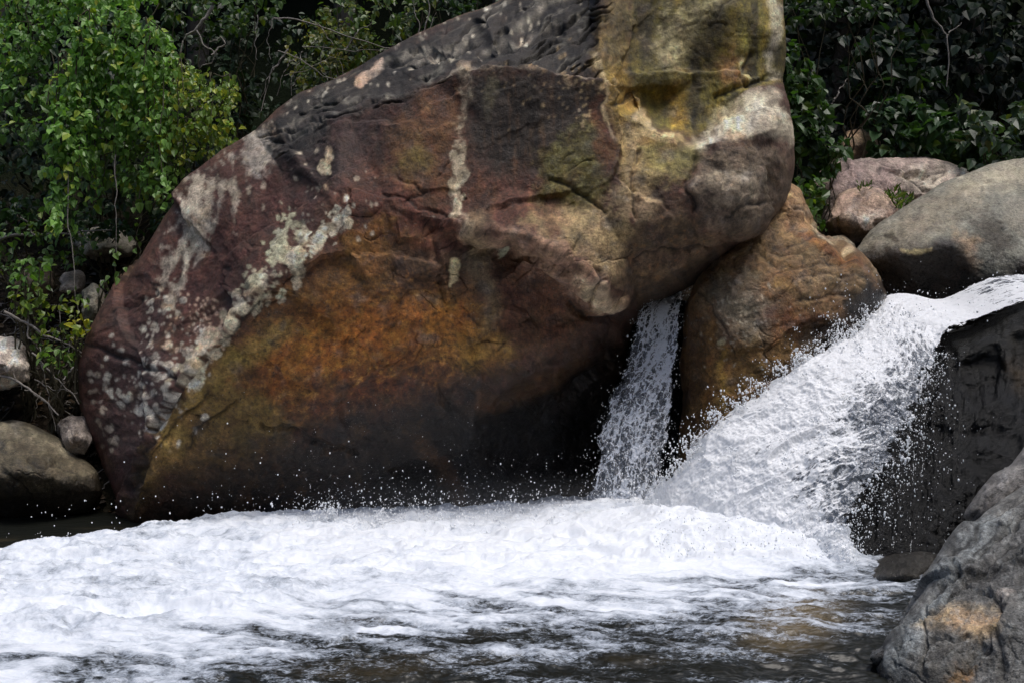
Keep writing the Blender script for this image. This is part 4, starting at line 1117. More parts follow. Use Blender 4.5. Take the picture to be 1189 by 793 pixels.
bed_reflect_c = np.maximum(bed_reflect_c, 0.2 * sstep(0.1, 0.45, fbm(wx * 1.2, wy * 2.6, 44.0, 4)))

m, nt, bs, out = mat('white_water')
tcw = N(nt, 'TexCoord').outputs['Object']
fa = N(nt, 'Attribute', attribute_name='foam').outputs['Fac']
ba = N(nt, 'Attribute', attribute_name='bed').outputs['Fac']
mp = N(nt, 'Mapping'); mp.inputs['Scale'].default_value = (1.0, 2.0, 1.0); nt.links.new(tcw, mp.inputs[0])
w1 = noise(nt, mp.outputs[0], 28, 6, 0.72, 0.6)
w2 = noise(nt, mp.outputs[0], 95, 4, 0.7, 0.3)
dn = math_n(nt, 'ADD', math_n(nt, 'MULTIPLY', math_n(nt, 'SUBTRACT', w1, 0.5), 1.5), math_n(nt, 'MULTIPLY', math_n(nt, 'SUBTRACT', w2, 0.5), 0.8))
fz = N(nt, 'MapRange', interpolation_type='SMOOTHSTEP')
nt.links.new(math_n(nt, 'ADD', fa, math_n(nt, 'MULTIPLY', dn, ramp(nt, fa, [(0.45, 1.0), (0.72, 0.25)]))), fz.inputs[0])
fz.inputs[1].default_value, fz.inputs[2].default_value = 0.30, 0.86
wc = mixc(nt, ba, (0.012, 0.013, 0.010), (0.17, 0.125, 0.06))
bs.inputs['Roughness'].default_value = 0.33
bs.inputs['IOR'].default_value = 1.33
nt.links.new(mixc(nt, ramp(nt, w1, [(0.35, 0.35), (0.65, 1.0)]), (0.006, 0.007, 0.006), wc), bs.inputs['Base Color'])
fb = N(nt, 'BsdfPrincipled')
fb.inputs['Roughness'].default_value = 0.5
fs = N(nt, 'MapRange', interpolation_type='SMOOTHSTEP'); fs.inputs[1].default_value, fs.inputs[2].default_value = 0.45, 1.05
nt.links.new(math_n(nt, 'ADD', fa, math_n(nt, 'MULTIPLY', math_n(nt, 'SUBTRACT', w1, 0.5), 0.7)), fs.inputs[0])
nt.links.new(mixc(nt, fs.outputs[0], (0.50, 0.56, 0.645), (0.84, 0.87, 0.91)), fb.inputs['Base Color'])   # blue-grey foam shading painted in where the froth thins
b1 = N(nt, 'Bump'); b1.inputs['Strength'].default_value = 0.30; b1.inputs['Distance'].default_value = 0.02
nt.links.new(math_n(nt, 'ADD', w1, math_n(nt, 'MULTIPLY', w2, 0.5)), b1.inputs['Height'])
nt.links.new(b1.outputs[0], fb.inputs['Normal'])
b2 = N(nt, 'Bump'); b2.inputs['Strength'].default_value = 0.35; b2.inputs['Distance'].default_value = 0.02
w3 = noise(nt, mp.outputs[0], 11, 3, 0.5, 0.5)
nt.links.new(w3, b2.inputs['Height']); nt.links.new(b2.outputs[0], bs.inputs['Normal'])
mx = N(nt, 'MixShader'); nt.links.new(fz.outputs[0], mx.inputs[0]); nt.links.new(bs.outputs[0], mx.inputs[1]); nt.links.new(fb.outputs[0], mx.inputs[2])
nt.links.new(mx.outputs[0], out.inputs[0])
M_POOL = m
link('pool_water', mesh_from('pool_water', np.stack([PX, PY, z], -1).reshape(-1, 3), grid_faces(NY, NX), mats=[m], attrs={'foam': foam.ravel(), 'bed': bed_reflect_c.ravel()}), kind='structure')
# the calmer reach of the stream outside the rapids
sx, sy = axis(-160, 9, -6, 6, 0.5), axis(1.0, 9.4, 2.0, 9.0, 0.5)
SX, SY = np.meshgrid(sx, sy)
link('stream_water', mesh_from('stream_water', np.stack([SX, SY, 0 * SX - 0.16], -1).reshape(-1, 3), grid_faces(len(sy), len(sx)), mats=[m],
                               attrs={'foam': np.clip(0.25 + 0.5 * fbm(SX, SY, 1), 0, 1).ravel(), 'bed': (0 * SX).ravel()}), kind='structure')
# upstream pool behind the boulders, where both falls start
ux, uy = np.arange(0.6, 9.0, 0.06), np.arange(8.15, 10.2, 0.06)
UX, UY = np.meshgrid(ux, uy)
UZ = 1.58 + 0.03 * fbm(UX * 2, UY * 2, 3, 4)
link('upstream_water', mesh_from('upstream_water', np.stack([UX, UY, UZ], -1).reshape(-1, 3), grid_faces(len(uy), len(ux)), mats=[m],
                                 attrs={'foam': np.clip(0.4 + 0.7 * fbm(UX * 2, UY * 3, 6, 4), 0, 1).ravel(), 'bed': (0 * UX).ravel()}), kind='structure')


# ================================================================== falling water
def fall_mat(name, cell, thr, foam_rgb, gloss_fac=0.25, tint=(0.5, 0.55, 0.62), stretch=0.5, tl_fac=0.12, soft_=0.42, milk=0.12):
    m, nt, bs, out = mat(name)
    uv = N(nt, 'Attribute', attribute_name='flow').outputs['Vector']
    de = N(nt, 'Attribute', attribute_name='dense').outputs['Fac']
    ms = N(nt, 'Attribute', attribute_name='mask').outputs['Fac']
    ob = N(nt, 'TexCoord').outputs['Object']
    mp = N(nt, 'Mapping'); mp.inputs['Scale'].default_value = (1.0, stretch, 1.0); nt.links.new(uv, mp.inputs[0])
    wn_ = N(nt, 'TexNoise'); wn_.inputs['Scale'].default_value = 9; wn_.inputs['Detail'].default_value = 5; wn_.inputs['Roughness'].default_value = 0.65
    nt.links.new(mp.outputs[0], wn_.inputs['Vector'])
    off = N(nt, 'VectorMath', operation='MULTIPLY_ADD')
    nt.links.new(wn_.outputs['Color'], off.inputs[0]); off.inputs[1].default_value = (0.16, 0.16, 0.16); nt.links.new(mp.outputs[0], off.inputs[2])

    def lace(sc, lo, hi):
        v_ = N(nt, 'TexVoronoi', feature='DISTANCE_TO_EDGE'); v_.inputs['Scale'].default_value = sc
        nt.links.new(off.outputs[0], v_.inputs['Vector'])
        return ramp(nt, v_.outputs['Distance'], [(lo, 1.0), (hi, 0.0)])
    l1 = lace(cell, 0.015, 0.16)
    l2 = lace(cell * 2.5, 0.02, 0.24)
    n0 = noise(nt, off.outputs[0], cell * 0.55, 5, 0.65)
    n1 = noise(nt, ob, 24, 6, 0.72, 0.4)
    n2 = noise(nt, ob, 90, 4, 0.7)
    mp2 = N(nt, 'Mapping'); mp2.inputs['Scale'].default_value = (1.0, 0.16, 1.0); nt.links.new(uv, mp2.inputs[0])
    ns_ = noise(nt, mp2.outputs[0], 22, 5, 0.65, 0.9)
    cn = lambda n_, k: math_n(nt, 'MULTIPLY', math_n(nt, 'SUBTRACT', n_, 0.5), k)
    t = math_n(nt, 'ADD', math_n(nt, 'MULTIPLY', l1, 0.55), math_n(nt, 'MULTIPLY', l2, 0.24))
    t = math_n(nt, 'ADD', t, math_n(nt, 'ADD', math_n(nt, 'ADD', cn(n0, 1.3), cn(ns_, 1.7)), cn(n1, 1.0)))
    t = math_n(nt, 'ADD', t, cn(n2, 0.7))
    t = math_n(nt, 'ADD', t, de)
    fz = N(nt, 'MapRange', interpolation_type='SMOOTHSTEP'); nt.links.new(t, fz.inputs[0])
    fz.inputs[1].default_value, fz.inputs[2].default_value = thr, thr + soft_
    bs.inputs['Base Color'].default_value = (*foam_rgb, 1); bs.inputs['Roughness'].default_value = 0.4
    bp = N(nt, 'Bump'); bp.inputs['Strength'].default_value = 0.35; bp.inputs['Distance'].default_value = 0.02
    nt.links.new(math_n(nt, 'ADD', math_n(nt, 'ADD', math_n(nt, 'MULTIPLY', n1, 0.7), ns_), math_n(nt, 'MULTIPLY', n2, 0.3)), bp.inputs['Height']); nt.links.new(bp.outputs[0], bs.inputs['Normal'])
    tl = N(nt, 'BsdfTranslucent'); tl.inputs['Color'].default_value = (*foam_rgb, 1)
    fo = N(nt, 'MixShader'); fo.inputs[0].default_value = tl_fac
    nt.links.new(bs.outputs[0], fo.inputs[1]); nt.links.new(tl.outputs[0], fo.inputs[2])
    gl = N(nt, 'BsdfGlossy'); gl.inputs['Roughness'].default_value = 0.28; nt.links.new(bp.outputs[0], gl.inputs['Normal'])
    gl.inputs['Color'].default_value = (0.9, 0.93, 1.0, 1)
    tr = N(nt, 'BsdfTransparent'); tr.inputs['Color'].default_value = (*[0.55 + 0.45 * c for c in tint], 1)
    mk = N(nt, 'BsdfDiffuse'); mk.inputs['Color'].default_value = (0.56, 0.62, 0.70, 1)
    tm = N(nt, 'MixShader'); tm.inputs[0].default_value = milk
    nt.links.new(tr.outputs[0], tm.inputs[1]); nt.links.new(mk.outputs[0], tm.inputs[2]); tr = tm
    thin = N(nt, 'MixShader'); thin.inputs[0].default_value = gloss_fac
    nt.links.new(tr.outputs[0], thin.inputs[1]); nt.links.new(gl.outputs[0], thin.inputs[2])
    wat = N(nt, 'MixShader'); nt.links.new(fz.outputs[0], wat.inputs[0]); nt.links.new(thin.outputs[0], wat.inputs[1]); nt.links.new(fo.outputs[0], wat.inputs[2])
    clear = N(nt, 'BsdfTransparent')
    # ragged edge: the mask is eaten by the same lace
    em = N(nt, 'MapRange', interpolation_type='SMOOTHSTEP')
    nt.links.new(math_n(nt, 'ADD', ms, math_n(nt, 'MULTIPLY', math_n(nt, 'SUBTRACT', t, thr + 0.2), 0.25)), em.inputs[0])
    em.inputs[1].default_value, em.inputs[2].default_value = 0.35, 0.5
    fin = N(nt, 'MixShader'); nt.links.new(em.outputs[0], fin.inputs[0]); nt.links.new(clear.outputs[0], fin.inputs[1]); nt.links.new(wat.outputs[0], fin.inputs[2])
    nt.links.new(fin.outputs[0], out.inputs[0])
    return m


def fall_sheet(name, A, B, ns, nt_, bulge, amps, dense_fn, mat_, label=None, seed=0.0, lift=0.0):
    def rs(L):
        p = np.array([at(a, b_, c) for a, b_, c in L])
        d = np.r_[0, np.cumsum(np.linalg.norm(np.diff(p, axis=0), axis=1))]
        t = np.linspace(0, d[-1], nt_)
        q = np.stack([np.interp(t, d, p[:, k]) for k in range(3)], -1)
        for _ in range(int(nt_ * 0.25)):
            q[1:-1] = 0.5 * q[1:-1] + 0.25 * (q[:-2] + q[2:])
        return q, d[-1]
    a, la = rs(A); b_, lb = rs(B)
    s = np.linspace(0, 1, ns)
    P = a[:, None] + (b_ - a)[:, None] * s[None, :, None]
    t = np.linspace(0, 1, nt_)[:, None] + 0 * s[None]
    S = s[None] + 0 * t
    nrm = np.cross(np.gradient(P, axis=0).reshape(-1, 3), np.gradient(P, axis=1).reshape(-1, 3)).reshape(P.shape)
    nrm /= np.linalg.norm(nrm, axis=-1, keepdims=True) + 1e-9
    if nrm[..., 1].mean() > 0: nrm = -nrm
    wid = np.linalg.norm(b_ - a, axis=1)[:, None]
    fs, ft = S * wid, t * (la + lb) / 2
    x, y, z = P[..., 0], P[..., 1] + seed, P[..., 2]
    wu = fs + 0.10 * fbm(fs * 4, ft * 2.5, 3 + seed, 3); wv = ft + 0.15 * fbm(fs * 4, ft * 2.5, 9 + seed, 3)
    lo = sstep(0.22, 0.5, t) * 0.8 + 0.2
    d = (bulge * np.sin(np.pi * np.clip(S, 0, 1)) ** 0.7) * lo + lift
    d = d + amps[0] * (1 - np.abs(fbm(wu * 3.2, wv * 2.0, 1 + seed, 3)) * 2.6) + amps[1] * (1 - np.abs(fbm(x * 9, y * 9, z * 9, 4, 0.6)) * 2.6) \
        + amps[2] * fbm(x * 26, y * 26, z * 26, 4, 0.65)
    P = P + nrm * d[..., None] * lo[..., None]
    dense, mask = dense_fn(S, t, wu, wv, P)
    flow = np.stack([fs + seed, ft, 0 * fs], -1).reshape(-1, 3)
    me = mesh_from(name, P.reshape(-1, 3), grid_faces(nt_, ns), mats=[mat_], attrs={'flow': flow, 'dense': dense.ravel(), 'mask': mask.ravel()})
    o = link(name, me, label, kind='structure')
    return P, dense, mask


CA = [(1290, 316, 7.9), (1200, 319, 7.85), (1150, 322, 7.85), (1120, 336, 7.9), (1088, 352, 7.95), (1050, 342, 8.05), (1024, 348, 8.0), (1000, 384, 7.6), (975, 400, 7.4), (930, 421, 7.12), (870, 464, 6.98), (810, 506, 6.92), (765, 560, 6.95), (735, 606, 7.0), (722, 640, 7.0)]
CB = [(1290, 338, 7.15), (1215, 346, 7.1), (1189, 352, 7.1), (1150, 366, 7.15), (1122, 380, 7.1), (1100, 390, 7.05), (1090, 430, 6.86), (1074, 482, 6.62), (1054, 542, 6.34), (1036, 590, 6.12), (1018, 630, 5.98), (1008, 662, 5.9), (1004, 690, 5.88)]


def dn_main(S, t, wu, wv, P):
    n = fbm(wu * 3.5, wv * 1.6, 31.0, 4, 0.6)
    d = 0.92 + 0.60 * n
    d = d - 1.0 * sstep(0.40, 0.95, S + 0.30 * n) * sstep(0.30, 0.5, t) - 0.50 * sstep(0.3, 0.6, S) * sstep(0.45, 0.65, t) * (1 - sstep(0.85, 1, t)) * (0.6 + n)
    d = d + 0.55 * sstep(0.78, 0.97, t)
    d = d - 0.55 * (1 - sstep(0.12, 0.36, t)) * np.clip(0.7 + 1.6 * n, 0, 1.4)
    d = d - 0.40 * np.exp(-((S - 0.25) / 0.25) ** 2) * (1 - sstep(0.18, 0.32, t)) * (0.6 + 1.2 * n)
    e = np.minimum(S * 7, (1 - S) * 5) + 0.70 * fbm(P[..., 0] * 6, P[..., 1] * 6, P[..., 2] * 6, 5, 0.68)
    e = np.where((t < 0.42) & (S > 0.5), np.maximum(e, 0.6 * sstep(0.99, 0.965, S + 0.06 * fbm(wu * 5, wv * 5, 43.0, 4, 0.6) + 0.02)), e)
    return d, np.clip(e, 0, 1)


M_CASC = fall_mat('cascade_water', 12.0, 0.30, (0.92, 0.935, 0.955), 0.10, stretch=0.6, soft_=0.50, milk=0.16)
PC, DC, MC = fall_sheet('cascade_water', CA, CB, 520, 760, 0.10, (0.042, 0.015, 0.009), dn_main, M_CASC, 'broad white cascade')


WA = [(748, 342, 8.2), (742, 352, 8.0), (733, 372, 7.92), (728, 400, 7.86), (716, 440, 7.78), (696, 480, 7.66), (684, 520, 7.56), (676, 560, 7.46), (664, 600, 7.4), (654, 640, 7.4)]
WB = [(800, 338, 8.2), (792, 350, 7.9), (791, 372, 7.84), (790, 400, 7.78), (787, 440, 7.68), (783, 480, 7.6), (777, 520, 7.52), (772, 560, 7.42), (770, 600, 7.38), (770, 640, 7.38)]


def dn_fall(S, t, wu, wv, P):
    n = fbm(wu * 6, wv * 2.5, 61.0, 4, 0.6)
    d = 0.05 + 0.80 * n + 0.50 * np.exp(-((S - 0.62) / 0.25) ** 2) * (1 - sstep(0.15, 0.7, t)) - 0.15 * sstep(0.3, 0.0, S) + 0.3 * sstep(0.82, 1, t)
    e = np.minimum(S * 3.6, (1 - S) * 5.5) + 0.85 * fbm(wu * 7, wv * 3.2, 67.0, 5, 0.65)
    return d, np.clip(e, 0, 1)


M_FALL = fall_mat('fall_water', 20.0, 0.30, (0.86, 0.90, 0.97), 0.12, (0.45, 0.55, 0.75), 0.6)  # bluer than the cascade: the fall's shade is put into its colours
PF, DF, MF = fall_sheet('waterfall_water', WA, WB, 300, 700, 0.10, (0.03, 0.022, 0.012), dn_fall, M_FALL, 'narrow waterfall')

# ------------------------------------------------------------------ flying drops
ICO_V, ICO_F = None, None
g = (1 + 5 ** 0.5) / 2
ICO_V = np.array([(-1, g, 0), (1, g, 0), (-1, -g, 0), (1, -g, 0), (0, -1, g), (0, 1, g), (0, -1, -g), (0, 1, -g), (g, 0, -1), (g, 0, 1), (-g, 0, -1), (-g, 0, 1)]) / math.hypot(1, g)
ICO_F = np.array([(0, 11, 5), (0, 5, 1), (0, 1, 7), (0, 7, 10), (0, 10, 11), (1, 5, 9), (5, 11, 4), (11, 10, 2), (10, 7, 6), (7, 1, 8), (3, 9, 4), (3, 4, 2), (3, 2, 6), (3, 6, 8), (3, 8, 9), (4, 9, 5), (2, 4, 11), (6, 2, 10), (8, 6, 7), (9, 8, 1)])


def drops(name, pos, r, mat_, kind='stuff', stretch=None):
    n = len(pos)
    sc = np.stack([RNG.uniform(0.7, 1.2, n), np.ones(n), RNG.uniform(0.8, 2.0, n)], -1)[:, None, :]
    V = pos[:, None] + ICO_V[None] * r[:, None, None] * sc
    Fc = (ICO_F[None] + (np.arange(n) * 12)[:, None, None]).reshape(-1, 3)
    return link(name, mesh_from(name, V.reshape(-1, 3), Fc, mats=[mat_]), kind=kind)


m, nt, bs, out = mat('water_drop')
bs.inputs['Base Color'].default_value = (0.9, 0.92, 0.94, 1); bs.inputs['Roughness'].default_value = 0.4
M_DROP = m
pp, rr = [], []
def add_drops(px, py, y, r):
    pp.append(at(px, py, y)); rr.append(r)
R_ = RNG
n = 2200   # in front of the dark foot of the giant boulder, thickest near the foam
px = R_.uniform(235, 745, n); hgt_ = R_.exponential(19, n); py = 602 - hgt_
dens = np.exp(-((px - 590) / 150) ** 2) * 0.85 + 0.18
k = R_.random(n) < dens
add_drops(px[k], py[k], R_.uniform(6.7, 7.2, k.sum()), R_.lognormal(-6.25, 0.55, k.sum()))
n = 90
px = R_.uniform(200, 760, n); py = R_.uniform(450, 600, n); add_drops(px, py, R_.uniform(6.5, 7.0, n), R_.lognormal(-6.1, 0.5, n))
n = 26
px = R_.uniform(110, 420, n); py = R_.uniform(520, 640, n); add_drops(px, py, R_.uniform(5.6, 6.6, n), R_.lognormal(-5.5, 0.35, n))
n = 70
px = R_.uniform(0, 330, n); py = R_.uniform(575, 640, n); add_drops(px, py, R_.uniform(6.4, 6.9, n), R_.lognormal(-5.6, 0.4, n))
# thrown off the upper edge and the right edge of the cascade
i = R_.integers(300, 740, 900); e = PC[i, R_.integers(0, 40, 900)]
off = np.abs(R_.normal(0, 0.05, (900, 1))) * np.array([[-0.55, -0.3, 0.8]]) + R_.normal(0, 0.02, (900, 3))
pp.append(e + off); rr.append(R_.lognormal(-5.95, 0.55, 900))
i = R_.integers(330, 750, 1100); e = PC[i, R_.integers(440, 520, 1100)]
off = np.abs(R_.normal(0, 0.06, (1100, 1))) * np.array([[0.9, -0.2, 0.1]]) + R_.normal(0, 0.035, (1100, 3))
pp.append(e + off); rr.append(R_.lognormal(-6.3, 0.5, 1100))
i = R_.integers(60, 750, 600); j = R_.integers(10, 500, 600)
pp.append(PC[i, j] + R_.normal(0, 0.03, (600, 3)) + np.array([[0, -0.10, 0.04]])); rr.append(R_.lognormal(-5.9, 0.5, 600))
i = R_.integers(0, 700, 1500); j = R_.integers(0, 300, 1500)
pp.append(PF[i, j] + R_.normal(0, 0.03, (1500, 3)) + np.array([[0, -0.06, 0.0]])); rr.append(R_.lognormal(-5.8, 0.4, 1500))
n = 260   # misty drops before the black rock face
px = R_.normal(1075, 40, n); py = R_.uniform(480, 645, n); add_drops(px, py, R_.uniform(5.6, 6.0, n), R_.lognormal(-6.2, 0.4, n))
n = 200
px = R_.normal(1015, 40, n); py = R_.normal(365, 28, n); add_drops(px, py, R_.uniform(7.0, 7.4, n), R_.lognormal(-5.7, 0.4, n))
# ragged crest of the foam where it meets the boulders
n = 8500
px = R_.uniform(340, 1000, n); t_ = R_.exponential(7, n); yq = R_.uniform(6.55, 7.1, n)
yq = np.where(px > 760, R_.uniform(5.9, 6.6, n), yq)
zq = 0.05 + t_ * 0.010
pp.append(np.stack([(px - 594.5) / F * yq, yq, zq], -1)); rr.append(R_.lognormal(-5.8, 0.5, n))
# thin trickles running down the black face beside the cascade
for x0, x1, ya, yb in [(1062, 1056, 520, 640), (1074, 1070, 470, 560), (1046, 1036, 560, 640)]:
    n = int((yb - ya) * 2.2); t = np.sort(R_.random(n))
    tx = x0 + (x1 - x0) * t + 5 * fbm(t * 4 + x0, t * 0, 1.0, 3) * 2; ty = ya + (yb - ya) * t
    keep = fbm(t * 9 + x0, t * 0, 4.0, 2) > -0.02
    dd = CH_WET.samp(CH_WET.D, tx, ty) - 0.055
    pp.append(at(tx[keep], ty[keep], dd[keep])); rr.append(R_.lognormal(-6.4, 0.4, keep.sum()))
# splashes thrown in arcs: along the upper edge of the cascade, at the foot of both falls and on the foam crest
def arcs(org, n, vx, vz, per, r0, tmax=0.22):
    for k in range(n):
        o = org()
        v = np.array([R_.normal(*vx), R_.normal(-0.3, 0.3), abs(R_.normal(*vz))])
        t = np.sort(R_.uniform(0, tmax, per))[:, None]
        p = o + v * t + np.array([0, 0, -4.9]) * t * t + R_.normal(0, 0.010, (per, 3)) * (0.5 + 6 * t)
        pp.append(p); rr.append(r0 * np.exp(R_.normal(0, 0.45, per)) * (1.25 - 3.2 * t[:, 0]))


arcs(lambda: PC[R_.integers(330, 730), R_.integers(4, 40)] + [0, -.02, 0], 130, (-0.35, 0.35), (1.0, 0.45), 13, 0.0058)
arcs(lambda: PC[R_.integers(330, 730), R_.integers(430, 505)] + [0, -.03, 0], 70, (0.35, 0.3), (0.3, 0.3), 12, 0.0050)
arcs(lambda: PC[R_.integers(300, 740), R_.integers(30, 480)] + [0, -.04, 0], 70, (-0.2, 0.4), (0.7, 0.4), 10, 0.0055)
arcs(lambda: np.array([R_.normal(0.95, 0.28), R_.uniform(6.9, 7.25), 0.04]), 70, (0, 0.5), (1.2, 0.4), 16, 0.0048)
arcs(lambda: np.array([R_.uniform(-3.2, -1.2), R_.uniform(6.4, 6.7), 0.03]), 40, (0, 0.3), (0.6, 0.25), 10, 0.0035)
arcs(lambda: np.array([R_.uniform(-1.6, 0.8), R_.uniform(6.6, 7.1), 0.05]), 120, (0, 0.4), (1.0, 0.35), 14, 0.0045)
arcs(lambda: np.array([R_.normal(-1.22, 0.06), 6.8, 0.05]), 8, (0.35, 0.3), (1.7, 0.25), 40, 0.0055, 0.3)
arcs(lambda: np.array([R_.normal(-0.88, 0.02), 6.75, 0.05]), 3, (0.0, 0.04), (1.6, 0.1), 30, 0.0055, 0.2)
drops('spray_drops', np.vstack(pp), np.clip(np.concatenate(rr) * 0.85, 0.0007, 0.0085), M_DROP)


# fine mist hanging over the foot of the two falls
def box(x0, x1, y0, y1, z0, z1):
    v = np.array([(x, y, z) for z in (z0, z1) for y in (y0, y1) for x in (x0, x1)], float)
    return v, np.array([(0, 2, 3, 1), (4, 5, 7, 6), (0, 1, 5, 4), (2, 6, 7, 3), (0, 4, 6, 2), (1, 3, 7, 5)])


m, nt, bs, out = mat('spray_mist')
nt.nodes.remove(bs)
pv = N(nt, 'VolumePrincipled'); pv.inputs['Color'].default_value = (0.93, 0.95, 0.98, 1); pv.inputs['Anisotropy'].default_value = 0.2
gc = N(nt, 'TexCoord').outputs['Generated']
sp = N(nt, 'SeparateXYZ'); nt.links.new(gc, sp.inputs[0])
def edge_fall(c, a):
    return math_n(nt, 'MULTIPLY', ramp(nt, c, [(0.0, 0.0), (a, 1.0)]), ramp(nt, c, [(1 - a, 1.0), (1.0, 0.0)]))
dz = ramp(nt, sp.outputs[2], [(0.0, 1.0), (0.35, 0.32), (1.0, 0.0)])
nn = noise(nt, gc, 5, 3, 0.6)
dd_ = math_n(nt, 'MULTIPLY', math_n(nt, 'MULTIPLY', edge_fall(sp.outputs[0], 0.3), edge_fall(sp.outputs[1], 0.25)), math_n(nt, 'MULTIPLY', dz, ramp(nt, nn, [(0.3, 0.2), (0.65, 1.0)])))
nt.links.new(math_n(nt, 'MULTIPLY', dd_, 1.3), pv.inputs['Density'])
nt.links.new(pv.outputs[0], out.inputs['Volume'])
bv, bf = box(-1.6, 2.6, 6.35, 7.45, 0.02, 0.42)
link('spray_mist', mesh_from('spray_mist', bv, bf, mats=[m], smooth=False), kind='stuff')


# ================================================================== plants
def pal(n, base, var=0.25, yellow=0.15):
    """leaf colours: reflectance, each leaf a little different"""
    b = np.asarray(base, float)
    k = np.clip(RNG.normal(1, var, (n, 1)), 0.35, 1.9)
    c = b[None] * k
    y = RNG.random((n, 1)) < yellow
    c = np.where(y, c * np.array([[1.9, 1.35, 0.8]]), c)
    return np.clip(c, 0.004, 0.5)


def inside(px, py, poly):
    p = np.asarray(poly, float)
    r = np.zeros(len(px), bool)
    for i in range(len(p)):
        (x0, y0), (x1, y1) = p[i], p[(i + 1) % len(p)]
        if y0 == y1: continue
        r ^= ((y0 > py) != (y1 > py)) & (px < (x1 - x0) * (py - y0) / (y1 - y0) + x0)
    return r


def mass(poly, n, y0, depth, clump=0.0, scale=26.0, seed=0.0, dome=0.4):
    """n points filling the volume whose face is the given outline, thinner in some clumps"""
    p = np.asarray(poly, float)
    cx, cy = p.mean(0)
    R = np.hypot(*(p - [cx, cy]).T).max()
    out_ = np.zeros((0, 3))
    while len(out_) < n:
        px = RNG.uniform(p[:, 0].min(), p[:, 0].max(), n * 3); py = RNG.uniform(p[:, 1].min(), p[:, 1].max(), n * 3)
        k = inside(px + 5 * pn(px / 14, py / 14, seed) , py + 5 * pn(px / 14, py / 14, seed + 5), p)
        k &= (fbm(px / scale, py / scale, seed, 3) + RNG.normal(0, 0.10, len(px))) > clump
        px, py = px[k], py[k]
        d = y0 - dome * np.clip(1 - np.hypot(px - cx, py - cy) / R, 0, 1) + RNG.random(len(px)) ** 1.3 * depth + 0.25 * fbm(px / 40, py / 40, seed + 2, 2)
        out_ = np.vstack([out_, at(px, py, d)])
    return out_[:n]


def foliage(pos, size, base, droop=1.0, var=0.28, yellow=0.12, shape=LEAF, face=(0, -0.75, 0.65)):
    n = len(pos)
    tip = RNG.normal(0, 0.55, (n, 3)) + np.array([0, -0.30, -droop])
    nr = RNG.normal(0, 0.42, (n, 3)) + np.array(face)
    sz = size * np.clip(RNG.normal(1, 0.25, n), 0.45, 1.6)
    return leaves(pos, tip, nr, sz, pal(n, base, var, yellow), shape)


def join(parts):
    V, Fq, C, o = [], [], [], 0
    for v_, f_, c_ in parts:
        V.append(v_); Fq.append(f_ + o); C.append(c_); o += len(v_)
    return np.vstack(V), np.vstack(Fq), np.vstack(C)


def wander(p0, p1, n, amp, seed):
    """a crooked line from p0 to p1"""
    t = np.linspace(0, 1, n)[:, None]
    p = np.asarray(p0, float) * (1 - t) + np.asarray(p1, float) * t
    L = np.linalg.norm(np.asarray(p1, float) - np.asarray(p0, float))
    w = np.stack([fbm(t[:, 0] * 3.1 + seed, t[:, 0] * 0 + q * 5.3, seed * 1.7, 3) for q in range(3)], -1)
    return p + amp * L * w * np.sin(np.pi * np.clip(t, 0.02, 0.98)) ** 0.5


def plant(name, label, cat, base, stems, leafset, mleaf=None, mstem=None, group=None, leafname='leaves'):
    """an Empty at the root, with the stems and the leaves as its parts"""
    root = bpy.data.objects.new(name, None)
    COL.objects.link(root)
    root.location = base
    root.empty_display_size = 0.1
    root['label'] = label; root['category'] = cat
    if group: root['group'] = group
    b_ = np.asarray(base, float)
    if stems:
        V, Fq = tubes(stems, 5)
        link('stems', mesh_from('stems', V - b_, Fq, mats=[mstem or M_STEM]), parent=root)
    V, Fq, C = leafset
    link(leafname, mesh_from(leafname, V - b_, Fq, cols=C, mats=[mleaf or M_LEAF], smooth=False), parent=root)
    return root


def strand(px, py0, py1, y, wob=8, seed=0.0):
    n = max(6, int((py1 - py0) / 8))
    t = np.linspace(0, 1, n)
    return at(px + wob * fbm(t * 3 + seed, seed * 3.1, 0, 3) * 2, py0 + (py1 - py0) * t, y + 0.10 * pn(t * 2 + seed, seed, 0) + 0 * t)


def along(path, step, spread):
    d = np.r_[0, np.cumsum(np.linalg.norm(np.diff(path, axis=0), axis=1))]
    n = max(2, int(d[-1] / step))
    t = np.sort(RNG.uniform(0, d[-1], n))
    return np.stack([np.interp(t, d, path[:, k]) for k in range(3)], -1) + RNG.normal(0, spread, (n, 3))


def hang(name, label, strands, poly_sets, size, base, anchor, seed, **kw):
    """a vine: strands that hang down, each with its leaves, and the thicker growth they fall from"""
    st, ls = [], []
    for k, (px, a, b_, y, step, spread) in enumerate(strands):
        pth = strand(px, a, b_, y, 7, seed + k * 1.37)
        st.append((pth, np.linspace(0.007, 0.003, len(pth))))
        if step: ls.append(foliage(along(pth, step, spread), size, base, 1.0, **kw))
    tops = sorted([tuple(p[0][0]) for p in st])
    st.append((resample(tops, max(8, len(tops) * 3)), 0.005))          # the runner the strands hang from
    for poly, n, y0, dep, cl, sc in poly_sets:
        q = mass(poly, n, y0, dep, cl, sc, seed)
        ls.append(foliage(q, size, base, 0.8, **kw))
        for k in range(max(2, n // 160)):
            i, j = RNG.integers(0, len(q), 2)
            st.append((wander(q[i], q[j] + [0, 0.1, 0], 14, 0.3, seed + k), 0.005))
    return plant(name, label, 'vine', anchor, st, join(ls))


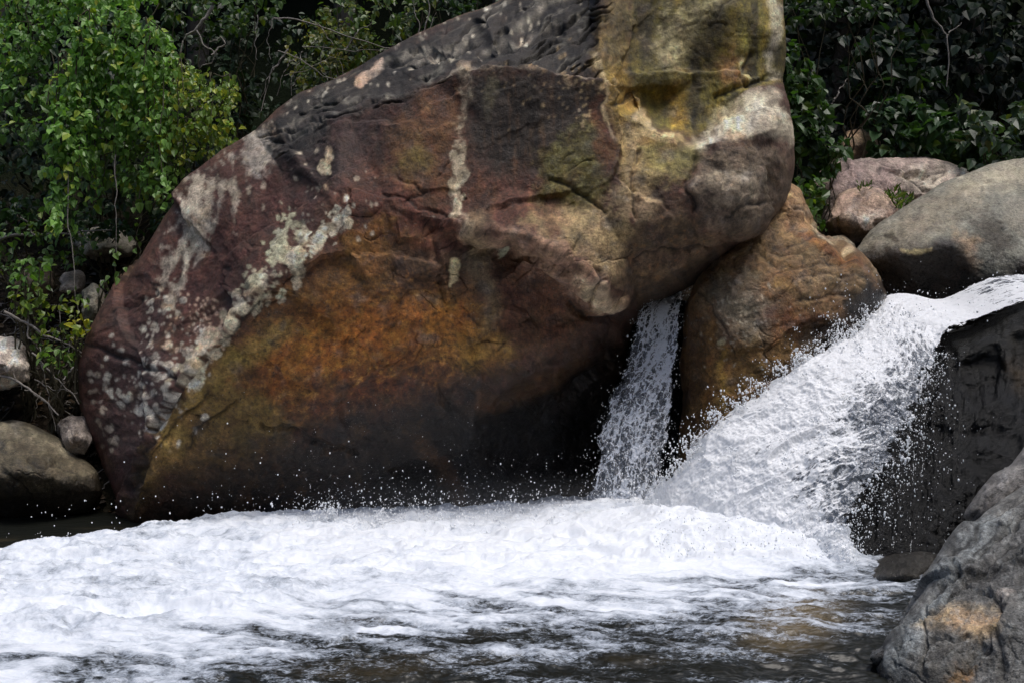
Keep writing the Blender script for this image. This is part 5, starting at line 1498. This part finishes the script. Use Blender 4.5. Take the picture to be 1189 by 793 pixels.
LIME = (0.185, 0.345, 0.075)
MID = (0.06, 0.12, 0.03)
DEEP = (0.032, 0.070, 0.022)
hang('hanging_vine', 'bright green heart-leaved vine draped in a thick curtain, left of the giant boulder',
     [(x, a, b_, 8.75 + RNG.uniform(-.15, .2), 0.012, 0.035) for x, a, b_ in [(88, 40, 232), (98, 60, 215), (146, 100, 228), (174, 100, 222), (110, 120, 245), (188, 120, 235), (92, 20, 190), (104, 10, 150), (120, 30, 170), (135, 30, 180), (150, 20, 150), (168, 20, 150), (182, 30, 190), (112, 40, 200),  (196, 40, 180), (142, 60, 180)]],
     [([(58, -40), (120, -45), (176, -40), (186, -5), (172, 14), (192, 40), (212, 70), (190, 110), (160, 120), (120, 125), (90, 130), (78, 90)], 2100, 8.9, 0.6, -0.05, 20),
      ([(70, 90), (130, 110), (190, 110), (200, 150), (150, 160), (100, 150), (70, 130)], 380, 9.0, 0.5, 0.05, 18)], 0.056, LIME, at(140, 5, 9.1), 3.0, yellow=0.10)
hang('hanging_vine', 'long thin vine trailing down to the litter at the far left of the bright curtain',
     [(x, a, b_, 8.7 + RNG.uniform(-.1, .1), 0.022, 0.028) for x, a, b_ in [(72, 70, 265), (62, 95, 250), (82, 110, 225), (78, 60, 280), (58, 120, 245), (68, 60, 200)]],
     [([(56, 100), (84, 90), (88, 140), (80, 190), (58, 190)], 170, 8.75, 0.3, -0.1, 20), ([(52, 232), (74, 236), (72, 272), (56, 276)], 55, 8.6, 0.2, -0.2, 20)], 0.062, (0.175, 0.325, 0.07), at(72, 60, 8.8), 5.0, yellow=0.14)
hang('hanging_vine', 'dull green vine hanging from the upper left corner beside the bright curtain',
     [(x, a, b_, 9.3 + RNG.uniform(-.1, .2), 0.03, 0.035) for x, a, b_ in [(8, -20, 130), (22, -20, 110), (34, -20, 100), (48, -10, 120), (14, -10, 100), (40, -20, 90), (58, -20, 60)]],
     [([(-20, -30), (70, -30), (62, 40), (40, 80), (0, 120), (-20, 90)], 800, 9.4, 0.5, -0.10, 22), ([(-20, 60), (60, 50), (66, 120), (30, 170), (-20, 160)], 260, 9.3, 0.5, 0.0, 20), ([(60, -30), (160, -30), (150, 10), (90, 22), (62, 30)], 260, 9.4, 0.5, -0.08, 22)], 0.056, (0.14, 0.275, 0.06), at(20, -25, 9.6), 7.0)
hang('hanging_vine', 'yellowish and reddish tinged vine sprawling toward the pale edge of the giant boulder',
     [(x, a, b_, 8.9 + RNG.uniform(-.1, .25), 0.020, 0.035) for x, a, b_ in [(206, 60, 170), (218, 75, 185), (232, 85, 178), (246, 84, 170), (258, 90, 165), (192, 120, 215), (212, 140, 205), (240, 110, 180), (268, 86, 150)]],
     [([(170, 60), (205, 70), (240, 84), (272, 84), (280, 110), (262, 130), (276, 160), (240, 180), (200, 190), (170, 170), (160, 110)], 1250, 9.1, 0.5, -0.06, 20)], 0.049, (0.175, 0.275, 0.055), at(210, 60, 9.3), 9.0, yellow=0.30)
hang('hanging_vine', 'short leafy vine dangling over the shaded hollow below the bright curtain',
     [(162, 190, 300, 8.75, 0.05, 0.02), (150, 170, 235, 9.0, 0.03, 0.03), (176, 170, 240, 9.0, 0.03, 0.03), (120, 180, 230, 9.0, 0.03, 0.03), (205, 180, 232, 9.0, 0.025, 0.03)],
     [([(95, 160), (220, 165), (210, 215), (160, 225), (100, 210)], 420, 9.4, 0.5, 0.02, 18)], 0.060, (0.12, 0.21, 0.042), at(150, 160, 9.2), 11.0)


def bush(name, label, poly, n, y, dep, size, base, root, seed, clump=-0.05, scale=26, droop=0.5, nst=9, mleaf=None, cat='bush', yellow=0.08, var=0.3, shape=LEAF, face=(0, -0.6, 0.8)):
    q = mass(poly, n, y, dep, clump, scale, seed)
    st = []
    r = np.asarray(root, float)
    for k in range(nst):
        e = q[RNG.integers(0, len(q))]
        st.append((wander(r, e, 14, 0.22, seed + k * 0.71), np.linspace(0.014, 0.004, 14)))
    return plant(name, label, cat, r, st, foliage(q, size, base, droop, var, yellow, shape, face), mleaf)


def gp(px, y, dz=-0.03):
    x = (px - 594.5) / F * y
    return np.array([x, y, float(ground_z(x, y)) + dz])


# young growth on the left bank
bush('young_plant', 'lime green seedling with a few leaves at the left bank, beside the leaning twigs', [(8, 308), (40, 296), (64, 300), (58, 330), (30, 345), (10, 330)], 60, 8.5, 0.2, 0.060, (0.10, 0.20, 0.03), gp(34, 8.75), 21, -0.3, droop=0.6, cat='plant')
bush('young_plant', 'yellow green sprig low on the left bank just above the pinkish white rock', [(12, 340), (50, 330), (58, 350), (44, 362), (16, 362)], 46, 8.35, 0.15, 0.058, (0.13, 0.21, 0.03), gp(36, 8.6), 22, -0.3, cat='plant', yellow=0.3)
bush('young_plant', 'yellow leaved sprig by the left edge of the giant boulder', [(80, 362), (102, 358), (108, 385), (90, 398), (78, 388)], 30, 8.2, 0.12, 0.060, (0.17, 0.23, 0.025), gp(90, 8.5), 23, -0.3, cat='plant', yellow=0.4)
bush('young_plant', 'small green sprig among twigs below the yellow leaved sprig', [(48, 398), (84, 404), (84, 428), (58, 430), (46, 414)], 42, 8.1, 0.15, 0.052, (0.10, 0.18, 0.03), gp(64, 8.4), 24, -0.3, cat='plant')
bush('young_plant', 'thin seedling with sparse leaves touching the upper left rim of the giant boulder', [(130, 290), (146, 286), (148, 325), (118, 350), (112, 338)], 22, 8.5, 0.15, 0.056, (0.10, 0.17, 0.04), gp(128, 8.9), 25, -0.3, cat='plant')
bush('low_plant', 'low dark herb spreading over the litter behind the hanging vines', [(60, 240), (200, 235), (205, 262), (150, 275), (70, 285)], 300, 9.6, 0.4, 0.062, DEEP, gp(130, 9.9), 26, -0.05, cat='plant')
bush('low_plant', 'dark fern-like herb at the far left edge of the bank', [(-20, 215), (40, 225), (45, 262), (-20, 285)], 180, 9.6, 0.4, 0.066, DEEP, gp(10, 9.9), 27, -0.05, cat='plant')
# thickets behind the giant boulder's long slope
bush('thicket_bush', 'dark leafy thicket directly behind the bright vine curtain', [(-40, 0), (70, -40), (290, -40), (300, 150), (240, 220), (140, 240), (-40, 230)], 1900, 10.1, 0.9, 0.085, DEEP, gp(120, 10.6), 31, 0.0, 40, mleaf=M_LEAFD, nst=14)
bush('thicket_bush', 'sparse bush with small green leaves above the middle of the giant boulder slope', [(385, -30), (520, -30), (500, 20), (455, 55), (430, 70), (385, 95), (340, 118), (350, 60)], 1000, 9.7, 0.6, 0.055, (0.075, 0.125, 0.030), gp(430, 10.2), 33, -0.02, 24, nst=12, yellow=0.25)
bush('thicket_bush', 'thin yellowing bush between the dead hanging sticks and the boulder slope', [(340, 20), (400, 20), (440, 60), (400, 100), (350, 110), (330, 70)], 420, 9.5, 0.5, 0.050, (0.10, 0.13, 0.03), gp(380, 10.0), 35, 0.0, 20, yellow=0.4)
bush('thicket_bush', 'shady bush at the top of the frame left of the dead hanging sticks', [(180, -40), (340, -40), (330, 10), (280, 40), (230, 30), (190, 20)], 650, 9.8, 0.6, 0.065, (0.06, 0.11, 0.028), gp(250, 10.4), 37, -0.03, 24)
bush('thicket_bush', 'dark bush behind the upper end of the giant boulder slope', [(480, -40), (640, -60), (600, 10), (540, 20), (490, 45), (450, 70)], 600, 10.2, 0.6, 0.07, (0.030, 0.062, 0.018), gp(540, 10.8), 39, -0.03, 24)
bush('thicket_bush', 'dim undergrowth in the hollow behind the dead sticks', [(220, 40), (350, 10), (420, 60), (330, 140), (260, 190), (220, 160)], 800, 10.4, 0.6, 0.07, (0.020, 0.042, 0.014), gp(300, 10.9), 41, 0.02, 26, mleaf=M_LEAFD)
bush('low_plant', 'leafy herbs filling the bank between the trailing vine and the grey litter stones', [(-20, 262), (60, 255), (110, 262), (118, 300), (60, 312), (-20, 318)], 260, 9.1, 0.4, 0.058, (0.07, 0.135, 0.03), gp(50, 9.4), 28, 0.0, 20, cat='plant', yellow=0.15)
bush('low_plant', 'small leaved creeper over the earth beside the lower left edge of the giant boulder', [(40, 350), (100, 330), (112, 372), (92, 420), (60, 440), (36, 400)], 150, 8.4, 0.3, 0.050, (0.085, 0.15, 0.03), gp(72, 8.7), 29, 0.0, 18, cat='plant', yellow=0.3)
# right of the giant boulder
bush('climbing_plant', 'green climbing plant hugging the right side of the giant boulder', [(900, 48), (925, 46), (945, 80), (962, 108), (966, 140), (988, 165), (980, 190), (960, 205), (950, 250), (925, 240), (915, 150), (905, 100)], 620, 9.6, 0.5, 0.095, (0.040, 0.088, 0.022), gp(945, 10.0), 51, -0.1, 20, droop=0.7, nst=12, cat='climber')
bush('leafy_plant', 'bright little plant at the base of the climber beside the rounded boulder', [(922, 205), (955, 205), (958, 270), (940, 272), (922, 250)], 150, 9.0, 0.3, 0.070, (0.065, 0.13, 0.026), gp(940, 9.5), 53, -0.2, 18, cat='plant')
bush('leafy_bush', 'broad leaved bush above the brownish rock, on the right', [(1000, 118), (1040, 108), (1080, 125), (1120, 138), (1150, 168), (1130, 200), (1060, 190), (1012, 178), (1005, 150)], 620, 10.7, 0.6, 0.125, (0.040, 0.086, 0.030), gp(1070, 11.2), 55, -0.06, 24, nst=12)
bush('leafy_bush', 'pale dusty leaved bush hanging over the smooth boulder at the right edge', [(1110, 120), (1150, 118), (1240, 120), (1250, 190), (1150, 198), (1115, 190)], 330, 10.2, 0.6, 0.125, (0.050, 0.085, 0.040), gp(1180, 10.7), 57, -0.02, 24, nst=10)
bush('leafy_bush', 'shaded bush halfway up the dark slope, right of the climber', [(975, 40), (1060, 30), (1100, 60), (1090, 120), (1010, 130), (985, 100)], 420, 11.2, 0.7, 0.125, (0.020, 0.042, 0.018), gp(1030, 11.9), 59, 0.02, 24)
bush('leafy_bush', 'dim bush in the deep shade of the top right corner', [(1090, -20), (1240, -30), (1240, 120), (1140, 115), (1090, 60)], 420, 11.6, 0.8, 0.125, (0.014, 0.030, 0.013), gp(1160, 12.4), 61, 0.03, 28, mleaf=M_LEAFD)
bush('leafy_bush', 'overhanging sprays of small leaves at the top beside the giant boulder', [(905, -30), (1080, -30), (1060, 12), (1000, 22), (950, 20), (908, 36)], 420, 10.0, 0.6, 0.075, (0.026, 0.055, 0.018), gp(985, 10.9), 63, 0.0, 22)
bush('grass_tuft', 'tuft of green grass between the two pinkish rocks', [(1022, 228), (1040, 222), (1062, 228), (1056, 244), (1034, 244)], 70, 9.55, 0.1, 0.085, (0.085, 0.15, 0.03), gp(1044, 9.7, 0.5), 65, -0.5, droop=-0.9, nst=3, cat='grass', shape=BLADE, yellow=0.25)
bush('grass_tuft', 'small weed sprouting on top of the little angular pink rock', [(994, 216), (1012, 214), (1012, 224), (996, 225)], 26, 9.5, 0.08, 0.055, (0.08, 0.14, 0.03), at(1004, 224, 9.56), 67, -0.5, droop=-0.8, nst=2, cat='weed', shape=BLADE)


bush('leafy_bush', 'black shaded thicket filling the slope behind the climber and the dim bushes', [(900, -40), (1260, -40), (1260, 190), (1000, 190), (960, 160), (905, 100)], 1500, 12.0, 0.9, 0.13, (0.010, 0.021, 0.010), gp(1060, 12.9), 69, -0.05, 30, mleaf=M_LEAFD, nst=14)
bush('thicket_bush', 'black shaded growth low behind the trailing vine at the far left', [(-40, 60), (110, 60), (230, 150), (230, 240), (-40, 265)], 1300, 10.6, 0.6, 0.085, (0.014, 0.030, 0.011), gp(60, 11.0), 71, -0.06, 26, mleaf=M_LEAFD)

# ------------------------------------------------------------------ dead wood and creepers
def branch(name, label, lines, y, r=0.012, m=None, cat='branch', seed=0.0, amp=0.12):
    ps = []
    for k, L in enumerate(lines):
        yy_ = y if len(L[0]) == 2 else None
        pts = np.array([at(p[0], p[1], yy_ if yy_ else p[2]) for p in L])
        q = resample(pts, 26)
        w = np.stack([fbm(np.arange(26) * 0.16 + seed + k, np.full(26, c * 3.0), seed, 3) for c in range(3)], -1)
        rr_ = r * (1.0 if k == 0 else 0.6) * np.linspace(1, 0.4, 26)
        ps.append((q + w * amp * 0.35, rr_))
    V, Fq = tubes(ps, 6)
    o = V.mean(0)
    return link(name, mesh_from(name, V - o, Fq, mats=[m or M_TWIG]), label, cat, loc=o)


branch('twisted_liana', 'pale twisted liana looping through the dark gap above the pale boulder ridge', [[(248, 4), (240, 22), (226, 36), (212, 48), (209, 70)], [(229, 36), (236, 52), (250, 62), (246, 74), (232, 78)], [(246, 64), (262, 52), (258, 44), (244, 48)]], 9.35, 0.017, seed=1.3)
branch('dead_branch', 'arched bundle of grey dead sticks hanging behind the boulder ridge', [[(335, 58), (318, 80), (308, 104), (304, 130)], [(345, 64), (330, 82), (322, 112)], [(352, 60), (340, 90), (338, 112)], [(325, 70), (312, 90), (302, 118)], [(300, 18), (296, 50), (298, 70)], [(318, 20), (310, 46), (314, 70)]], 9.2, 0.009, seed=2.1)
branch('dead_branch', 'long bare twig reaching right above the boulder slope', [[(318, 20), (360, 26), (400, 42), (440, 52), (464, 60)], [(352, 54), (400, 58), (450, 60)], [(370, 28), (392, 60), (400, 88)], [(400, 58), (420, 34), (436, 26)]], 9.25, 0.008, seed=3.7)
branch('dead_branch', 'tangle of thin grey twigs below the long bare twig', [[(322, 60), (352, 70), (378, 90), (400, 96)], [(330, 88), (356, 82), (384, 66), (400, 70)], [(340, 100), (352, 80), (356, 60)], [(380, 96), (372, 74), (376, 50)]], 9.1, 0.006, seed=4.9)
branch('dead_branch', 'forked pale twigs standing where the boulder slope meets the bush', [[(478, 66), (492, 40), (498, 10), (492, -10)], [(480, 62), (500, 36), (506, 14)], [(482, 60), (486, 30), (478, 0)]], 9.0, 0.010, seed=5.3)
branch('fallen_branch', 'crooked branch lying on the litter along the left edge below the vines', [[(-10, 282), (14, 272), (40, 272), (70, 272), (96, 270), (130, 268)], [(40, 272), (30, 258), (20, 250)]], 9.25, 0.016, seed=6.1)
branch('fallen_branch', 'bleached broken branch leaning on the bank above the pinkish white rock', [[(6, 362), (30, 374), (50, 388), (74, 398), (94, 410)], [(34, 370), (32, 390), (44, 404)], [(50, 386), (72, 384), (70, 352)]], 8.2, 0.013, seed=7.7)
branch('fallen_branch', 'pale sticks slanting down behind the low brown boulder', [[(-6, 432), (16, 440), (40, 456), (70, 482)], [(0, 418), (14, 428), (26, 452)], [(84, 426), (72, 446), (66, 462)]], 7.95, 0.012, seed=8.3)
branch('fallen_branch', 'thin grey twigs fanned over the earth right of the pinkish white rock', [[(38, 410), (56, 430), (80, 452), (92, 470)], [(40, 440), (62, 452), (90, 456)], [(46, 402), (52, 440), (60, 480)], [(30, 452), (56, 468), (64, 500)]], 8.0, 0.008, seed=9.9)
branch('hanging_creeper', 'bare thin creeper dropping straight down before the shaded hollow', [[(134, 120), (134, 180), (133, 240), (134, 300)]], 8.65, 0.006, seed=10.5, cat='creeper')
branch('hanging_creeper', 'bare creeper stem hanging at the left among the trailing vine', [[(80, 190), (81, 230), (80, 262), (86, 310), (92, 360)]], 8.6, 0.006, seed=11.5, cat='creeper')
branch('thin_sapling', 'slender pale sapling stem leaning in the dark slope at the upper right', [[(1074, -10), (1084, 22), (1098, 40), (1101, 66), (1098, 100)], [(1099, 44), (1112, 30), (1118, 26)]], 10.9, 0.016, seed=12.5, cat='sapling')
branch('dead_branch', 'short dark twig poking from the climber at the right of the giant boulder', [[(962, 124), (974, 108), (984, 92)]], 9.5, 0.010, seed=13.5)
# litter of twigs over the left slope
lt = []
for k in range(150):
    px, y = RNG.uniform(-30, 170), RNG.uniform(7.95, 9.8)
    a = gp(px, y, 0.02); an = RNG.uniform(0, np.pi); L = RNG.uniform(0.08, 0.4)
    bpt = a + L * np.array([math.cos(an), math.sin(an) * 0.6, 0])
    bpt[2] = float(ground_z(bpt[0], bpt[1])) + RNG.uniform(0.0, 0.08)
    lt.append((wander(a, bpt, 8, 0.2, k * 0.37), RNG.uniform(0.003, 0.007)))
V, Fq = tubes(lt, 5)
link('twig_litter', mesh_from('twig_litter', V, Fq, mats=[M_TWIG]), kind='stuff')
n = 2600
lx, ly = RNG.uniform(-6.5, -2.6, n), RNG.uniform(7.8, 10.6, n)
lp = np.stack([lx, ly, ground_z(lx, ly) + 0.015], -1)
V, Fq, C = leaves(lp, RNG.normal(0, 1, (n, 3)) * [1, 1, .25], RNG.normal(0, .35, (n, 3)) + [0, -0.4, 1], RNG.uniform(0.04, 0.085, n), pal(n, (0.085, 0.060, 0.038), 0.4, 0.1))
link('fallen_leaves', mesh_from('fallen_leaves', V, Fq, cols=C, mats=[M_LEAFD], smooth=False), kind='stuff')


# ------------------------------------------------------------------ the wood behind
def tree(x, y, h, lean, label, base, nl, size, seed, crown_r):
    z0 = float(ground_z(x, y)) - 0.1
    root = bpy.data.objects.new('forest_tree', None); COL.objects.link(root)
    root.location = (x, y, z0); root['label'] = label; root['category'] = 'tree'; root['group'] = 'trees of the wood behind the boulders'
    o = np.array([x, y, z0])
    top = o + np.array([lean, -0.3, h])
    trunk = wander(o, top, 24, 0.06, seed)
    ps = [(trunk, np.linspace(0.16, 0.03, 24))]
    ends = []
    for k in range(13):
        i = int(RNG.uniform(7, 23))
        an = RNG.uniform(0, 2 * np.pi)
        e = trunk[i] + crown_r * RNG.uniform(0.5, 1.0) * np.array([math.cos(an), math.sin(an), RNG.uniform(-0.1, 0.5)])
        ps.append((wander(trunk[i], e, 12, 0.18, seed + k), np.linspace(0.05, 0.012, 12)))
        ends.append(e); ends.append(trunk[i] * 0.4 + e * 0.6)
    V, Fq = tubes(ps, 7)
    link('trunk', mesh_from('trunk', V - o, Fq, mats=[M_BARK]), parent=root)
    ends = np.array(ends)
    c = ends[RNG.integers(0, len(ends), nl)]
    d = RNG.normal(0, 1, (nl, 3)); d /= np.linalg.norm(d, axis=1, keepdims=True)
    pos = c + d * (RNG.random((nl, 1)) ** 0.45) * np.array([0.85, 0.85, 0.55]) * crown_r * 0.42
    V, Fq, C = foliage(pos, size, base, 0.6, 0.3, 0.05)
    link('crown', mesh_from('crown', V - o, Fq, cols=C, mats=[M_LEAFD], smooth=False), parent=root)


for k, (x, y, h, le, lab) in enumerate([
        (-7.0, 13.2, 6.0, 0.5, 'dark tree of the wood at the far left, above the hanging vines'),
        (-4.4, 13.8, 6.2, 0.3, 'shaded tree behind the bright vine curtain'),
        (-2.2, 13.4, 6.0, -0.4, 'dark tree over the arched dead sticks'),
        (-0.2, 13.6, 6.0, 0.2, 'dark tree behind the long boulder slope'),
        (2.2, 13.0, 5.5, 0.1, 'dark tree hidden behind the top of the giant boulder'),
        (4.2, 12.6, 5.5, -0.3, 'black shaded tree right of the giant boulder top'),
        (6.2, 13.2, 5.5, -0.2, 'black shaded tree behind the slender pale sapling'),
        (8.4, 12.6, 5.5, -0.5, 'black shaded tree at the top right edge'),
        (-9.4, 14.8, 7.0, 0.2, 'tall tree of the wood beyond the left edge'),
        (5.2, 15.5, 6.5, 0.1, 'deep shaded tree far up the right slope'),
        (-3.2, 15.0, 7.0, 0.1, 'deep shaded tree far up the left slope')]):
    tree(x, y, h, le, lab, (0.020, 0.040, 0.014), 2600, 0.16, 70 + k * 3.3, 2.3)
